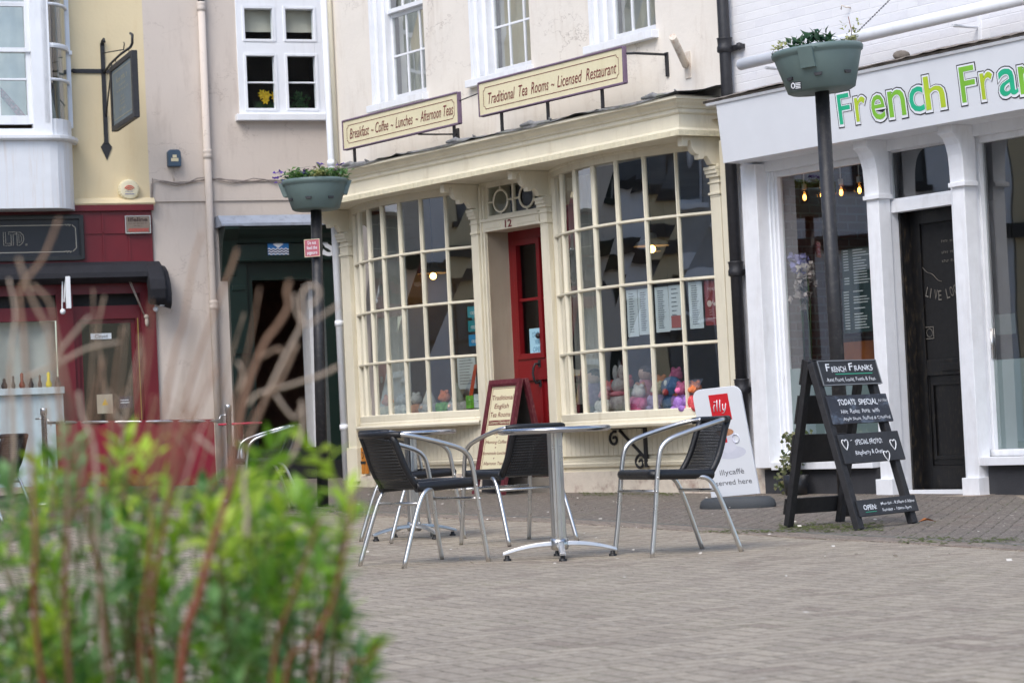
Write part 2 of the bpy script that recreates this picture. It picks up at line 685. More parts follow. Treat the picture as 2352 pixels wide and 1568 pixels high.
# ------------------------------------------------------------------ ground
mb = MB()
xs = [-60, -30, -20] + [x * 1.0 for x in range(-14, 15)] + [20, 30, 60]
ys = [-60, -30, -15] + [y * 1.0 for y in range(-10, 45)] + [60, 120, 400]
mb.add([(x, y, gz(max(-9, x), min(y, 40))) for y in ys for x in xs], [(j * len(xs) + i, j * len(xs) + i + 1, (j + 1) * len(xs) + i + 1, (j + 1) * len(xs) + i) for j in range(len(ys) - 1) for i in range(len(xs) - 1)], True)
road = mb.build('road', paving('block_paving', (172, 159, 140), (148, 136, 120), (94, 86, 70), (94, 98, 54), R(-24), .1, .9))
tag(road, None, None, kind='structure')
kpx = [(-900, 1168), (-300, 1170), (300, 1173), (700, 1181), (1000, 1188), (1250, 1198), (1500, 1213), (1760, 1229), (2060, 1245), (2352, 1264), (2700, 1284)]
kp = [gnd(*q) for q in kpx]


def strip(name, m, near, far, lift, n=16, kind='structure'):
    mb = MB()
    rows = []
    for a, b in zip(near, far):
        rows.append(V((a.x, a.y, gz(a.x, a.y) - .03)))
        for i in range(n + 1):
            p = a.lerp(b, i / n)
            rows.append(V((p.x, p.y, gz(p.x, p.y) + lift)))
    n += 1
    mb.add(rows, [(i * (n + 1) + j, i * (n + 1) + j + 1, (i + 1) * (n + 1) + j + 1, (i + 1) * (n + 1) + j) for i in range(len(near) - 1) for j in range(n)], True)
    return tag(mb.build(name, m), None, None, kind=kind)


def dens(pts, k=6):
    out = []
    for a, b in zip(pts, pts[1:]):
        out += [a.lerp(b, i / k) for i in range(k)]
    return out + [pts[-1]]


kd = dens(kp)
farl = [p + V((1.5, 14, 0)) for p in kd]
strip('pavement', paving('pavement_blocks', (112, 102, 93), (96, 87, 79), (68, 63, 54), (78, 86, 40), R(15), mossamt=1.0), kd, farl, .003, 40)
kerb_far = [p + V((.06, .42, 0)) for p in kd]
strip('kerb', paving('kerb_setts', (136, 122, 108), (120, 107, 96), (84, 76, 68), (90, 94, 56), R(80), .12), [p + V((-.02, -.05, 0)) for p in kd], kerb_far, .005, 4)
ch_near = [p + V((.06, .44, 0)) for p in kd]
strip('drainage_channel', mat('worn_channel_stone', (106, 104, 98), .85, var=.25, scale=9, bump=.5, dirt=(92, 104, 48), dirtamt=.6, dscale=(2, 2, 2)), ch_near, [p + V((.08, .56, 0)) for p in kd], .006, 2)


# ------------------------------------------------------------------ tea room
tea = thing('tea_room', 'cream bow-windowed tea room with red door numbered 12 and two long signs above', 'building', F(0, .11, 0))
mb = MB()
wins = [(-2.55, -1.47, 4.30, 6.35, .22), (-.60, .46, 4.30, 6.35, .22), (1.45, 2.47, 4.33, 6.35, .22)]
mb.wall(F, -3.36, 3.49, 3.40, 8, wins)
mb.poly(F(-3.36, 0, 0), F(-3.36, 8, 0), F(-3.36, 8, -6), F(-3.36, 0, -6))
mb.poly(F(3.49, 3, 0), F(3.49, 8, 0), F(3.49, 8, -6), F(3.49, 3, -6))
mb.poly(F(-3.36, 8, 0), F(3.49, 8, 0), F(3.49, 8, -6), F(-3.36, 8, -6))
mb.poly(F(-3.36, 0, -6), F(3.49, 0, -6), F(3.49, 8, -6), F(-3.36, 8, -6))
mb.build('upper_wall', m_render, tea)
BL, BR = (-3.08, -.70, .95, 3.22), (.72, 3.17, .85, 3.20)
DOOR = (-.46, .50, .22, 3.21)
mb = MB()
mb.wall(F, -3.40, 3.49, .22, 3.40, [(BL[0], BL[1], BL[2], BL[3], .12), (BR[0], BR[1], BR[2], BR[3], .12), (DOOR[0], DOOR[1], .30, DOOR[3], .30)])
mb.build('shopfront_wall', m_cream, tea)
# boarded stall risers, rail and plinth under each bay
for a0, a1 in ((-3.02, -.70), (.70, 3.20)):
    b = MB()
    n = int((a1 - a0) / .075)
    for i in range(n):
        x0 = a0 + (a1 - a0) * i / n
        b.box(F, x0 + .003, x0 + (a1 - a0) / n - .003, .45, .83, .012, .024)
    b.build('boarding', m_cream, tea)
    zr = .44 if a0 < 0 else .375
    MB().prof(F, [(.012, zr - .035), (.03, zr - .03), (.04, zr), (.03, zr + .012), (.034, zr + .03), (.012, zr + .035)], a0, a1).build('dado_rail', m_cream, tea)
m_plinth = mat('flaking_plinth', (206, 196, 182), .85, var=.08, scale=6, bump=.7, bscale=18, dirt=(112, 52, 48), dirtamt=.95, dscale=(2.2, 2.2, 2.2))
MB().box(F, -3.38, -.60, 0, .31, -.05, .045).build('plinth', m_plinth, tea)
MB().box(F, .62, 3.47, -.1, .30, -.05, .045).build('plinth', m_plinth, tea)
MB().box(F, -.60, .62, .05, .26, -.6, .10).build('door_step', mat('grey_step', (120, 114, 106), .85, var=.2, bump=.4), tea)

# pilasters with stacked capitals and scalloped corbels under the projecting fascia
ZS = 3.235


def pilaster(a0, a1, plate):
    p = MB()
    p.box(F, a0, a1, .25, 2.72, .0, .055)
    p.box(F, a0 - .02, a1 + .02, .25, .62, .0, .075)
    for z, h, d in ((2.73, .022, .072), (2.83, .016, .07), (2.885, .03, .085), (2.915, .034, .10), (2.949, .03, .11)):
        p.box(F, a0 - .012, a1 + .012, z, z + h, 0, d)
    p.box(F, a0 + .004, a1 - .004, 2.71, 3.0, 0, .06)
    o = p.build('pilaster', m_cream, tea, .004)
    out = [(0, 2.93), (.10, 2.93)]
    x, z = .10, 2.93
    sq = lambda b: ZS - (ZS - b) * .8
    for dx, dz in ((.035, .005), (.03, .05), (.03, .04), (.035, -.005), (.02, -.03), (.05, .0), (.01, .05)):
        x, z = x + dx, z + dz
        out.append((x, z))
    cx, cz = x, z
    for i in range(1, 7):
        out.append((cx + .09 * math.sin(i * .26), cz + .11 * (1 - math.cos(i * .26))))
    x, z = out[-1]
    out += [(x + .02, z + .05), (x + .05, z + .035), (x + .055, z - .02), (x + .12, z - .02), (x + .125, ZS), (0, ZS)]
    out = [(min(a * .82, .43), min(sq(b), ZS)) for a, b in out]
    c = MB().prof(F, out, plate, plate + .075)
    c.build('corbel', m_cream, tea, .004)
    return o


pilaster(-3.30, -3.12, -3.25)
pilaster(-.66, -.55, -.64)
pilaster(.555, .685, .575)
pilaster(3.20, 3.34, 3.24)
mo = MB()
for a in (-.545, -.515, -.485):
    mo.box(F, a, a + .02, .26, 3.2, 0, .05 - abs(a + .515) * .6)
mo.box(F, 3.36, 3.46, .26, 3.2, 0, .06)
mo.box(F, -.685, -.665, .95, 3.2, 0, .05)
mo.build('moulding', m_cream, tea, .004)

# fascia with cornice, mitred round both ends
path = [(-3.36, 0), (-3.36, .47), (3.33, .47), (3.33, 0)]
MB().sweep(F, path, [(-.05, 3.30), (-.05, 3.24), (.05, 3.24), (.055, 3.285), (.02, 3.30), (.005, 3.31), (.0, 3.315), (.0, 3.43), (-.05, 3.44)]).build('fascia', m_cream, tea)
b = MB()
b.sweep(F, path, [(.03, 3.236), (.056, 3.236), (.0585, 3.284), (.03, 3.288)])
b.build('fascia_drip', m_creamd, tea)
MB().sweep(F, path, [(-.05, 3.43), (.006, 3.43), (.022, 3.445), (.022, 3.475), (.04, 3.482), (.05, 3.50), (.085, 3.525), (.10, 3.545), (.12, 3.55), (.12, 3.575), (-.05, 3.58)]).build('cornice', m_cream, tea)
MB().poly(F(-3.40, 3.238, 0), F(3.37, 3.238, 0), F(3.37, 3.238, .49), F(-3.40, 3.238, .49)).build('soffit', m_cream, tea)
b = MB()


def leadf(u, v):
    a = -3.46 + 6.94 * u
    c = .615 * (1 - v) - .01
    k = random.uniform(-.012, .012)
    return F(a, 3.585 + .10 * v + k + .012 * math.sin(a * 4) * (1 - v), c + k)


b.grid(leadf, 60, 4)
b.grid(lambda u, v: F(-3.46 + 6.94 * u, 3.577 + .012 * math.sin((-3.46 + 6.94 * u) * 4) * (1 - v) + .012 * v, .605 + random.uniform(-.006, .006)), 60, 1)
b.poly(F(-3.46, 3.577, 0), F(3.48, 3.577, 0), F(3.48, 3.577, .60), F(-3.46, 3.577, .60))
for a0 in (-2.3, -.25, 1.05, 2.95):
    pts = [F(a0 + .12 * i, 3.61 + .016 * math.sin(i * 2.1), .58 - .04 * i * (i % 2)) for i in range(5)]
    b.tube(pts, [.012, .03, .026, .02, .008], 6)
b.build('lead_flashing', m_lead, tea)


def bow(parent, a0, a1, zb, zt, ncol, nrow, sag, zs):
    half = (a1 - a0) / 2
    rad = (half * half + sag * sag) / (2 * sag)
    ac, cc, th = (a0 + a1) / 2, sag - rad, math.asin(half / rad)
    pt = lambda t: (ac + rad * math.sin(-th + 2 * th * t), cc + rad * math.cos(-th + 2 * th * t))
    arc = [pt(i / (ncol * 3)) for i in range(ncol * 3 + 1)]
    fr = MB()
    hp = lambda z, h, d0=-.035, d1=.012: [(d0, z - h / 2), (-.012, z - h / 2), (d1, z - h / 2 + .007), (d1, z + h / 2 - .007), (-.012, z + h / 2), (d0, z + h / 2)]
    H = (zt - zb) / nrow
    for j in range(1, nrow):
        fr.sweep(F, arc, hp(zb + j * H, .030))
    fr.sweep(F, arc, [(-.04, zt - .005), (.016, zt - .005), (.016, zt + .05), (.03, zt + .055), (.03, zt + .09), (-.04, zt + .09)])
    fr.sweep(F, arc, [(-.04, zb - .06), (.02, zb - .06), (.02, zb - .006), (.0, zb + .004), (-.04, zb + .004)])
    fr.poly(*[F(a, zt + .05, c) for a, c in arc])
    for i in range(ncol + 1):
        a, c = pt(i / ncol)
        ang = -th + 2 * th * i / ncol
        L = Frame(F(a, 0, c), F.u * math.cos(ang) - F.n * math.sin(ang))
        w = .032 if 0 < i < ncol else .06
        L2 = lambda x, y, z, L=L: L(x, z, y)
        k = -.001 if 0 < i < ncol else .006
        fr.prism(lambda x, y, z, L=L: L(x, z, y), [(-w / 2, -.035), (-w / 2, -.012), (-w * .2, .011 + k), (w * .2, .011 + k), (w / 2, -.012), (w / 2, -.035)], zb - .0, zt)
    o = fr.build('bow_window', m_cream, parent)
    gl = MB()
    cells = {}
    for i in range(ncol):
        for j in range(nrow):
            (p0, q0), (p1, q1) = pt(i / ncol), pt((i + 1) / ncol)
            z0, z1 = zb + j * H, zb + (j + 1) * H
            e = [random.uniform(-.0055, .0055) for k in range(4)]
            gl.poly(F(p0, z0, q0 - .02 + e[0]), F(p1, z0, q1 - .02 + e[1]), F(p1, z1, q1 - .02 + e[2]), F(p0, z1, q0 - .02 + e[3]))
            uu = (F(p1, 0, q1) - F(p0, 0, q0))
            cells[i, j] = Frame(F(p0, z0, q0 - .036), uu.normalized())
            cells[i, j].w, cells[i, j].h = uu.length, H
    gl.build('pane', m_oldglass, o)
    si = MB()
    si.sweep(F, arc, [(-.1, zs), (.03, zs), (.066, zs + .01), (.075, zs + .03), (.064, zs + .05), (.026, zs + .05), (.026, zs + .072), (.018, zs + .085), (.018, zb - .055), (-.1, zb - .055)])
    si.poly(*[F(a, zs + .002, c) for a, c in arc])
    si.build('sill', m_cream, o)
    return o, cells


bayL, cellL = bow(tea, BL[0], BL[1], .955, 3.17, 7, 4, .27, .80)
bayR, cellR = bow(tea, BR[0], BR[1], .855, 3.16, 7, 4, .30, .70)

# door, overlight and number
d = MB()
d.frame(F, -.46, .50, .26, 2.74, .10, -.31, -.25, .2)
d.box(F, -.36, .40, 1.22, 1.44, -.31, -.25)
d.box(F, -.36, .40, 2.02, 2.05, -.30, -.255)
d.box(F, -.36, -.02, .46, 1.22, -.305, -.275)
d.box(F, .02, .40, .46, 1.22, -.305, -.275)
d.box(F, -.02, .02, .46, 1.22, -.305, -.25)
d.frame(F, -.362, .10, 1.438, 2.642, .055, -.29, -.235)
d.box(F, .10, .402, 1.438, 2.642, -.305, -.265)
d.frame(F, .13, .37, 1.5, 2.55, .04, -.27, -.25)
door = d.build('door', m_red, tea, .004)
MB().poly(F(-.36, 1.44, -.28), F(.12, 1.44, -.28), F(.12, 2.60, -.28), F(-.36, 2.60, -.28)).build('door_pane', m_glass, door)
h = MB().tube([F(.0, 1.38, -.25), F(-.01, 1.38, -.20), F(-.02, 1.34, -.185), F(-.025, 1.29, -.18), F(-.02, 1.23, -.185), F(-.01, 1.19, -.20), F(.0, 1.19, -.25)], .012, 8)
h.box(F, -.02, .02, 1.35, 1.42, -.25, -.242).box(F, -.02, .02, 1.15, 1.22, -.25, -.242)
h.ball(F(.02, 1.66, -.235), .03)
h.build('handle', m_iron, door)
MB().poly(F(-.46, .3, -.001), F(-.46, 2.74, -.001), F(-.46, 2.74, -.25), F(-.46, .3, -.25)).build('door_reveal', mat('beige_reveal', (204, 182, 158), .7, var=.04), tea)
fl = MB()
fl.box(F, -.50, .50, 2.74, 2.85, -.30, .03)
fl.box(F, -.50, .50, 2.84, 2.865, -.04, .045)
fl.box(F, -.44, -.17, 2.77, 2.82, .03, .037)
fl.box(F, .13, .46, 2.77, 2.82, .03, .037)
fl.frame(F, -.47, .49, 2.865, 3.22, .035, -.06, -.01)
cz, rr = 3.035, .11
for cx in (-.22, .24):
    ring = [F(cx + rr * 1.15 * math.cos(i * .19635), cz + rr * math.sin(i * .19635), -.02) for i in range(32)]
    fl.tube(ring, .012, 6, closed=True)
    for x0, x1, z0, z1 in ((cx - .25, cx - rr * 1.15, cz, cz), (cx + rr * 1.15, cx + .25, cz, cz), (cx, cx, cz + rr, 3.20), (cx, cx, 2.88, cz - rr)):
        fl.tube([F(max(-.44, min(.46, x0)), z0, -.02), F(max(-.44, min(.46, x1)), z1, -.02)], .011, 6)
fl.box(F, -.005, .022, 2.865, 3.2, -.04, -.01)
fan = fl.build('overlight', m_cream, tea)
MB().poly(F(-.46, 2.87, -.03), F(.48, 2.87, -.03), F(.48, 3.2, -.03), F(-.46, 3.2, -.03)).build('overlight_pane', m_glass, fan)
MB().text(F, '12', -.085, 2.755, .12, .075, .035, bold=.02).build('house_number', m_burg, tea)

# rooms behind the glass
rm = MB()
rm.poly(F(-3.3, .3, -4.5), F(3.4, .3, -4.5), F(3.4, 3.4, -4.5), F(-3.3, 3.4, -4.5))
rm.poly(F(-3.3, .3, -.3), F(-3.3, .3, -4.5), F(-3.3, 3.4, -4.5), F(-3.3, 3.4, -.3))
rm.poly(F(3.4, .3, -.3), F(3.4, .3, -4.5), F(3.4, 3.4, -4.5), F(3.4, 3.4, -.3))
rm.poly(F(-3.3, .3, -.31), F(3.4, .3, -.31), F(3.4, .3, -4.5), F(-3.3, .3, -4.5))
rm.poly(F(-3.3, 3.39, .1), F(3.4, 3.39, .1), F(3.4, 3.39, -4.5), F(-3.3, 3.39, -4.5))
rm.build('interior', m_room, tea)
MB().box(F, -.62, -.47, .3, 3.39, -1.6, -.32).box(F, .51, .66, .3, 3.39, -1.2, -.32).build('lobby_partition', m_matt, tea)
for a0, a1, z in ((BL[0], BL[1], .90), (BR[0], BR[1], .80)):
    MB().box(F, a0 + .05, a1 - .05, z - .02, z, -.65, .05).build('display_shelf', m_cream, tea)

for i, (a0, a1, z0, z1, dd) in enumerate(wins):
    f = MB()
    f.box(F, a0, a0 + .10, z0, z1, -.10, -.03)
    f.box(F, a0, a0 + .045, z0, z1, -.03, .012)
    f.box(F, a0 + .10, a0 + .15, z0, z1, -.19, -.10)
    f.box(F, a1 - .07, a1, z0, z1, -.19, -.06)
    f.box(F, a0, a1, z1 - .1, z1, -.19, -.03)
    o = f.build('sash_window', m_whitew, tea, .003)
    s = MB()
    g0, g1, zm = a0 + .14, a1 - .06, z0 + .98
    for zb, zt, c in ((z0 + .0, zm, -.18), (zm, z1 - .1, -.14)):
        s.box(F, g0, g0 + .04, zb, zt, c - .03, c)
        s.box(F, g1 - .04, g1, zb, zt, c - .03, c)
        s.box(F, g0 + .04, g1 - .04, zb, zb + (.10 if c < -.16 else .045), c - .03, c + (.0 if c < -.16 else .02))
        s.box(F, g0 + .04, g1 - .04, zt - .04, zt, c - .03, c)
        for k in (1, 2):
            x = g0 + .04 + (g1 - g0 - .08) * k / 3
            s.box(F, x - .011, x + .011, zb + .04, zt - .04, c - .026, c - .003)
        zc = (zb + .1 + zt - .04) / 2
        s.box(F, g0 + .04, g1 - .04, zc - .011, zc + .011, c - .024, c - .004)
    s.build('sash', m_whitew, o, .002)
    p = MB()
    for zb, zt, c in ((z0 + .05, zm, -.195), (zm, z1 - .12, -.155)):
        for k in range(3):
            for q in range(2):
                x0, x1 = g0 + (g1 - g0) * k / 3, g0 + (g1 - g0) * (k + 1) / 3
                y0, y1 = zb + (zt - zb) * q / 2, zb + (zt - zb) * (q + 1) / 2
                e = [random.uniform(-.004, .004) for r in range(4)]
                p.poly(F(x0, y0, c + e[0]), F(x1, y0, c + e[1]), F(x1, y1, c + e[2]), F(x0, y1, c + e[3]))
    p.build('pane', m_oldglass, o)
    MB().box(F, a0 - .03, a1 + .03, z0 - .075, z0, -.2, .075).build('sill', m_whitew, o, .004)
    k = MB()
    k.poly(F(a0, z0, -1.6), F(a1, z0, -1.6), F(a1, z1, -1.6), F(a0, z1, -1.6))
    k.poly(F(a0, z0, -.23), F(a0, z0, -1.6), F(a0, z1, -1.6), F(a0, z1, -.23))
    k.poly(F(a1, z0, -.23), F(a1, z0, -1.6), F(a1, z1, -1.6), F(a1, z1, -.23))
    k.poly(F(a0, z0, -.23), F(a1, z0, -.23), F(a1, z0, -1.6), F(a0, z0, -1.6))
    k.poly(F(a0, z1, -.23), F(a1, z1, -.23), F(a1, z1, -1.6), F(a0, z1, -1.6))
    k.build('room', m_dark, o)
    c = MB()
    for x0, x1 in ((a0 + .1, a0 + .62), (a1 - .2, a1)):
        c.grid(lambda u, v: F(x0 + (x1 - x0) * u, z0 + .02 + (z1 - z0) * v, -.32 + .03 * math.sin(u * 22)), 30, 1)
    c.build('curtain', m_curt, o)


# ------------------------------------------------------------------ two long signs over the cornice
def border(mb, P, a0, a1, b0, b1, n, t, c):
    """thin line border with notched round corners"""
    pts = []
    for (cx, cy, q) in ((a1, b0, 0), (a1, b1, 1), (a0, b1, 2), (a0, b0, 3)):
        for i in range(5):
            g = (math.pi / 2) * i / 4
            ang = [math.pi - g, -math.pi / 2 - g, -g, math.pi / 2 - g][q]
            pts.append((cx + n * math.cos(ang), cy + n * math.sin(ang)))
    m = len(pts)
    for i in range(m):
        (x0, y0), (x1, y1) = pts[i], pts[(i + 1) % m]
        dx, dy = x1 - x0, y1 - y0
        l = math.hypot(dx, dy) or 1
        px_, py_ = -dy / l * t / 2, dx / l * t / 2
        mb.poly(P(x0 + px_, y0 + py_, c), P(x1 + px_, y1 + py_, c), P(x1 - px_, y1 - py_, c), P(x0 - px_, y0 - py_, c))


def long_sign(a0, a1, b0, b1, words, label, posts):
    t = thing('shop_sign', label, 'sign', F(a0, b0, .45), 'long signs over the tea room')
    MB().box(F, a0, a1, b0, b1, .43, .462).build('panel', m_signcream, t)
    MB().frame(F, a0 - .012, a1 + .012, b0 - .006, b1 + .006, .014, .428, .474).build('frame', m_purple, t, .006)
    l = MB()
    border(l, F, a0 + .075, a1 - .075, b0 + .058, b1 - .058, .03, .006, .4645)
    for wd, x0, x1, y in words:
        p, q = F.px(x0, y, .465)[0], F.px(x1, y, .465)[0]
        l.text(F, wd, p, b0 + .10, q - p, .114 if wd != '~' else .10, .465, shear=.30, bold=.0)
    l.build('lettering', m_burg, t)
    br = MB()
    for x, foot in posts:
        br.box(F, x - .012, x + .012, 3.62, b0, .40, .425)
        br.tube([F(x, 3.63, .41), F(x, 3.66, .2), F(x, 3.67, .0)], .012, 6)
    br.build('bracket', m_iron, t)
    return t


W = a = None
s1 = long_sign(-2.43, -.18, 3.80, 4.105, [('Breakfast', 803, 848, 310), ('~', 852, 858, 298), ('Coffee', 862, 892, 295), ('~', 897, 903, 285), ('Lunches', 908, 948, 280), ('~', 954, 960, 270), ('Afternoon', 965, 1013, 265), ('Teas', 1018, 1041, 255)], 'long cream sign reading Breakfast, Coffee, Lunches, Afternoon Teas, above the left bow window', [(-2.3, 0), (-.35, 0)])
s2 = long_sign(.20, 2.56, 3.815, 4.14, [('Traditional', 1121, 1183, 225), ('Tea', 1191, 1211, 210), ('Rooms', 1219, 1260, 200), ('~', 1265, 1273, 190), ('Licensed', 1279, 1337, 180), ('Restaurant', 1345, 1416, 165)], 'long cream sign reading Traditional Tea Rooms, Licensed Restaurant, above the door', [(.5, 0), (1.28, 0), (2.15, 0)])
b = MB().tube([F(-.18, 4.02, .45), F(.2, 4.05, .45)], .006, 6)
b.build('tie_rod', m_iron, s2)
b = MB().tube([F(2.56, 4.08, .44), F(2.60, 4.08, .36), F(2.62, 4.08, .02)], .012, 6)
b.box(F, 2.60, 2.635, 3.88, 4.10, .0, .02)
b.build('wall_stay', m_iron, s2)
b = MB().tube([F(-1.0, 3.79, .43), F(-.95, 3.79, .2), F(-.9, 3.79, .02)], .009, 6)
b.box(F, -.92, -.88, 3.7, 3.85, .0, .02)
b.build('wall_stay', m_iron, s1)

# pipes and small fixings on the tea room
dp = thing('drainpipe', 'black cast iron drainpipe between cream tea room and white brick shop', 'drainpipe', F(3.55, .1, .09))
MB().tube([F(3.55, .06, .09), F(3.55, 8, .09)], .052, 14).build('pipe', m_iron, dp)
for z in (4.02, 2.05, 1.02):
    c = MB().lathe([(.052, -.07), (.07, -.06), (.07, -.02), (.062, .0), (.066, .05), (.072, .06), (.052, .065)], F(3.55, z, .09), 14)
    c.box(F, 3.50, 3.72, z - .05, z - .01, .0, .05).ball(F(3.70, z - .03, .05), .035, n=8)
    c.build('collar', m_iron, dp)
dp = thing('drainpipe', 'white plastic drainpipe at corner of tea room beside green shopfront', 'drainpipe', F(-3.43, .2, .06))
MB().tube([F(-3.385, .27, .05), F(-3.43, 8, .05)], .042, 12).build('pipe', m_white, dp)
for z in (3.78, 2.0, .85):
    MB().lathe([(.042, -.03), (.05, -.03), (.05, .03), (.042, .03)], F(-3.385 - .0058 * z, z, .05), 12).build('collar', m_white, dp)
dp = thing('drainpipe', 'cream painted pipe close beside the white drainpipe on tea room wall', 'drainpipe', F(-3.34, 3.6, .05))
MB().tube([F(-3.31, 3.66, .04), F(-3.33, 8, .04)], .026, 10).build('pipe', m_cream, dp)
fb = thing('flag_holder', 'rusty cream steel flagpole holder slanting off the tea room wall', 'bracket', F(2.78, 4.1, 0))
A = F.px(1545, 85, .35)
B = F.px(1575, 150, .02)
MB().tube([F(A[0], A[1], .35), F(B[0], B[1], .02)], .034, 10).build('holder', mat('rusty_cream_steel', (214, 204, 190), .6, dirt=(150, 84, 40), dirtamt=.8, dscale=(8, 8, 8)), fb)
MB().box(F, B[0] - .03, B[0] + .05, B[1] - .12, B[1] + .12, 0, .012).build('plate', MATS['rusty_cream_steel'], fb)
sb = thing('shelf_bracket', 'black wrought iron scroll bracket under the right bow window', 'bracket', F(2.05, .36, .03))
t = MB().box(F, 2.03, 2.07, .33, .72, .02, .045).box(F, 1.54, 2.07, .69, .72, .02, .045)
t.tube([F(1.66, .68, .035), F(2.03, .42, .035)], .014, 6)
for cx, cz, s_ in ((1.57, .60, 1), (1.96, .375, 1)):
    t.tube([F(cx + (.085 - .0045 * i) * math.cos(1.2 + i * .5), cz + (.075 - .004 * i) * math.sin(1.2 + i * .5), .035) for i in range(17)], .013, 6)
t.build('scroll', m_iron, sb)
mk = thing('bait_box', 'small orange box fixed low on tea room corner', 'box', F(-3.0, .33, .05))
MB().box(F, -3.03, -2.93, .33, .62, .03, .07).build('case', mat('orange_plastic', (190, 120, 40), .5, dirt=(90, 60, 40)), mk, .008)
b = MB().box(F, -3.03, -2.93, .44, .47, .068, .073)
b.tube([F(-3.0, .57, .072), F(-2.97, .57, .072), F(-2.97, .52, .072), F(-2.985, .50, .072)], .005, 5)
b.build('strap', m_black, mk)

# papers, stickers and lamps in the bow windows
GP = 'menu sheets taped inside the right bow window'


def sheet(cell, x0, x1, y0, y1, label, lines=14, tint=None, red=False, name='menu_sheet', grp=GP, cat='menu', head=None):
    P = cell
    t = thing(name, label, cat, P(x0, y0, 0), grp)
    cv = random.uniform(0, .008)
    MB().grid(lambda u, v: P(x0 + (x1 - x0) * u, y0 + (y1 - y0) * v, .004 - cv * (1 - v) * u), 4, 4).build('paper', tint or m_paper, t)
    l = MB()
    for i in range(lines):
        y = y1 - (y1 - y0) * (.08 + .86 * i / lines)
        l.poly(P(x0 + .03, y, .0055), P(x0 + .03 + (x1 - x0 - .05) * random.uniform(.5, .95), y, .0055), P(x0 + .03 + (x1 - x0 - .05) * .6, y - .007, .0055), P(x0 + .03, y - .007, .0055))
    if lines:
        l.build('print', m_ink, t)
    if red:
        MB().poly(P(x0 + .02, y0 + .02, .0065), P(x1 - .02, y0 + .02, .0065), P(x1 - .02, y0 + .13, .0065), P(x0 + .02, y0 + .13, .0065)).build('red_block', mat('faded_red', (186, 110, 108), .8), t)
    return t


h = cellR[0, 0].h
w5 = cellR[4, 1].w
sheet(cellR[4, 1], .035, .175, .10, .53, 'narrow curled white menu sheet, first of the row of sheets', 16)
sheet(cellR[4, 1], .18, .325, .11, .53, 'white menu sheet touching the curled first one in the same pane', 18)
sheet(cellR[5, 1], .03, .18, .12, .53, 'plain white menu sheet beside the sheet with a faded red block', 18)
sheet(cellR[5, 1], .185, .33, .13, .535, 'white menu sheet with a faded red block at its foot', 9, red=True)
sheet(cellR[6, 1], .04, .18, .13, .55, 'white menu sheet next to the dark red menu card', 18)
t = sheet(cellR[6, 1], .20, .335, .15, .55, 'dark red menu card with white teapot, last in the row', 0, mat('red_menu_card', (150, 52, 50), .6))
P = cellR[6, 1]
l = MB().text(P, 'MENU', .235, .46, .07, .03, .0056)
l.ball(P(.25, .35, 0), .001)
for cx, cy, rx, ry in ((.247, .345, .024, .03), (.302, .338, .018, .017)):
    l.poly(*[P(cx + rx * math.cos(i * .5236), cy + ry * math.sin(i * .5236), .0056) for i in range(12)])
l.poly(P(.27, .35, .0056), P(.287, .375, .0056), P(.283, .34, .0056))
for i in range(3):
    l.scrib(P, .27, .285 - i * .022, .05, .013, .0056, center=True)
l.poly(P(.22, .215, .0056), P(.32, .215, .0056), P(.32, .209, .0056), P(.22, .209, .0056))
l.build('lettering', mat('cream_ink', (226, 208, 200), .7), t)
GS = 'stickers on the left bow window'
m_t = [mat('sticker_teal_pale', (88, 172, 184), .5), mat('sticker_teal', (52, 150, 158), .5), mat('sticker_blue', (48, 150, 200), .5)]
P = cellL[6, 1]
for i, lb in enumerate(('speech bubble shaped pale teal sticker, topmost of three on the pane', 'square green teal sticker between the bubble and the blue one', 'square bright blue sticker, lowest of three on the pane')):
    y = .39 - i * .145
    t = thing('sticker', lb, 'sticker', P(.2, y, .0), GS)
    b = MB().box(P, .19, .315, y, y + .115, .0, .002)
    if i == 0:
        b.poly(P(.235, y, .001), P(.275, y, .001), P(.255, y - .03, .001))
    b.build('face', m_t[i], t)
    b = MB()
    for cx in (.24, .265):
        b.tube([P(cx + .013 * math.cos(k * .7854), y + .045 + .013 * math.sin(k * .7854), .0028) for k in range(8)], .004, 5, closed=True)
    b.build('symbol', m_chalk, t)
P = cellL[6, 0]
t = thing('sticker', 'lime green rating card in bottom corner of left bow window', 'sticker', P(.14, .03, 0), GS)
MB().box(P, .12, .215, .02, .15, 0, .002).build('face', mat('lime_card', (112, 190, 50), .6), t)
b = MB()
for i in range(3):
    b.scrib(P, .167, .105 - .025 * i, .075, .016, .003, center=True)
b.build('lettering', m_black, t)
t = thing('sticker', 'white card beside the lime green rating card', 'sticker', P(.22, .03, 0), GS)
MB().box(P, .22, .325, .02, .16, 0, .002).build('face', m_paper, t)
MB().box(P, .26, .30, .085, .091, .002, .003).build('print', m_ink, t)
Q = Frame(F(-.27, 1.0, -.277), F.u)
t = thing('door_notice', 'pale blue come in notice on the red door glass', 'sign', F(-.2, 1.5, -.277))
MB().box(F, -.19, .08, 1.47, 1.74, -.277, -.274).build('paper', mat('pale_blue_paper', (164, 208, 226), .6), t)
b = MB()
for i, (wd, k) in enumerate((('COME IN', .17), ("WE'RE", .08), ('OPEN', .16))):
    b.text(F, wd, -.055, 1.655 - .075 * i, k, .05, -.272, center=True, wob=.004)
b.build('lettering', mat('blue_ink', (74, 130, 160), .7), t)
t = thing('notice', 'white notice propped inside the left bow window', 'notice', F(-1.3, 1.1, -.1))
MB().box(F, -1.32, -.98, 1.18, 1.53, -.13, -.127).build('paper', m_paper, t)
l = MB()
for i in range(10):
    l.box(F, -1.28, -1.02 - random.random() * .08, 1.5 - i * .03, 1.507 - i * .03, -.127, -.126)
l.build('print', m_ink, t)
m_bulb = emit('lit_bulb', (255, 190, 110), 9)
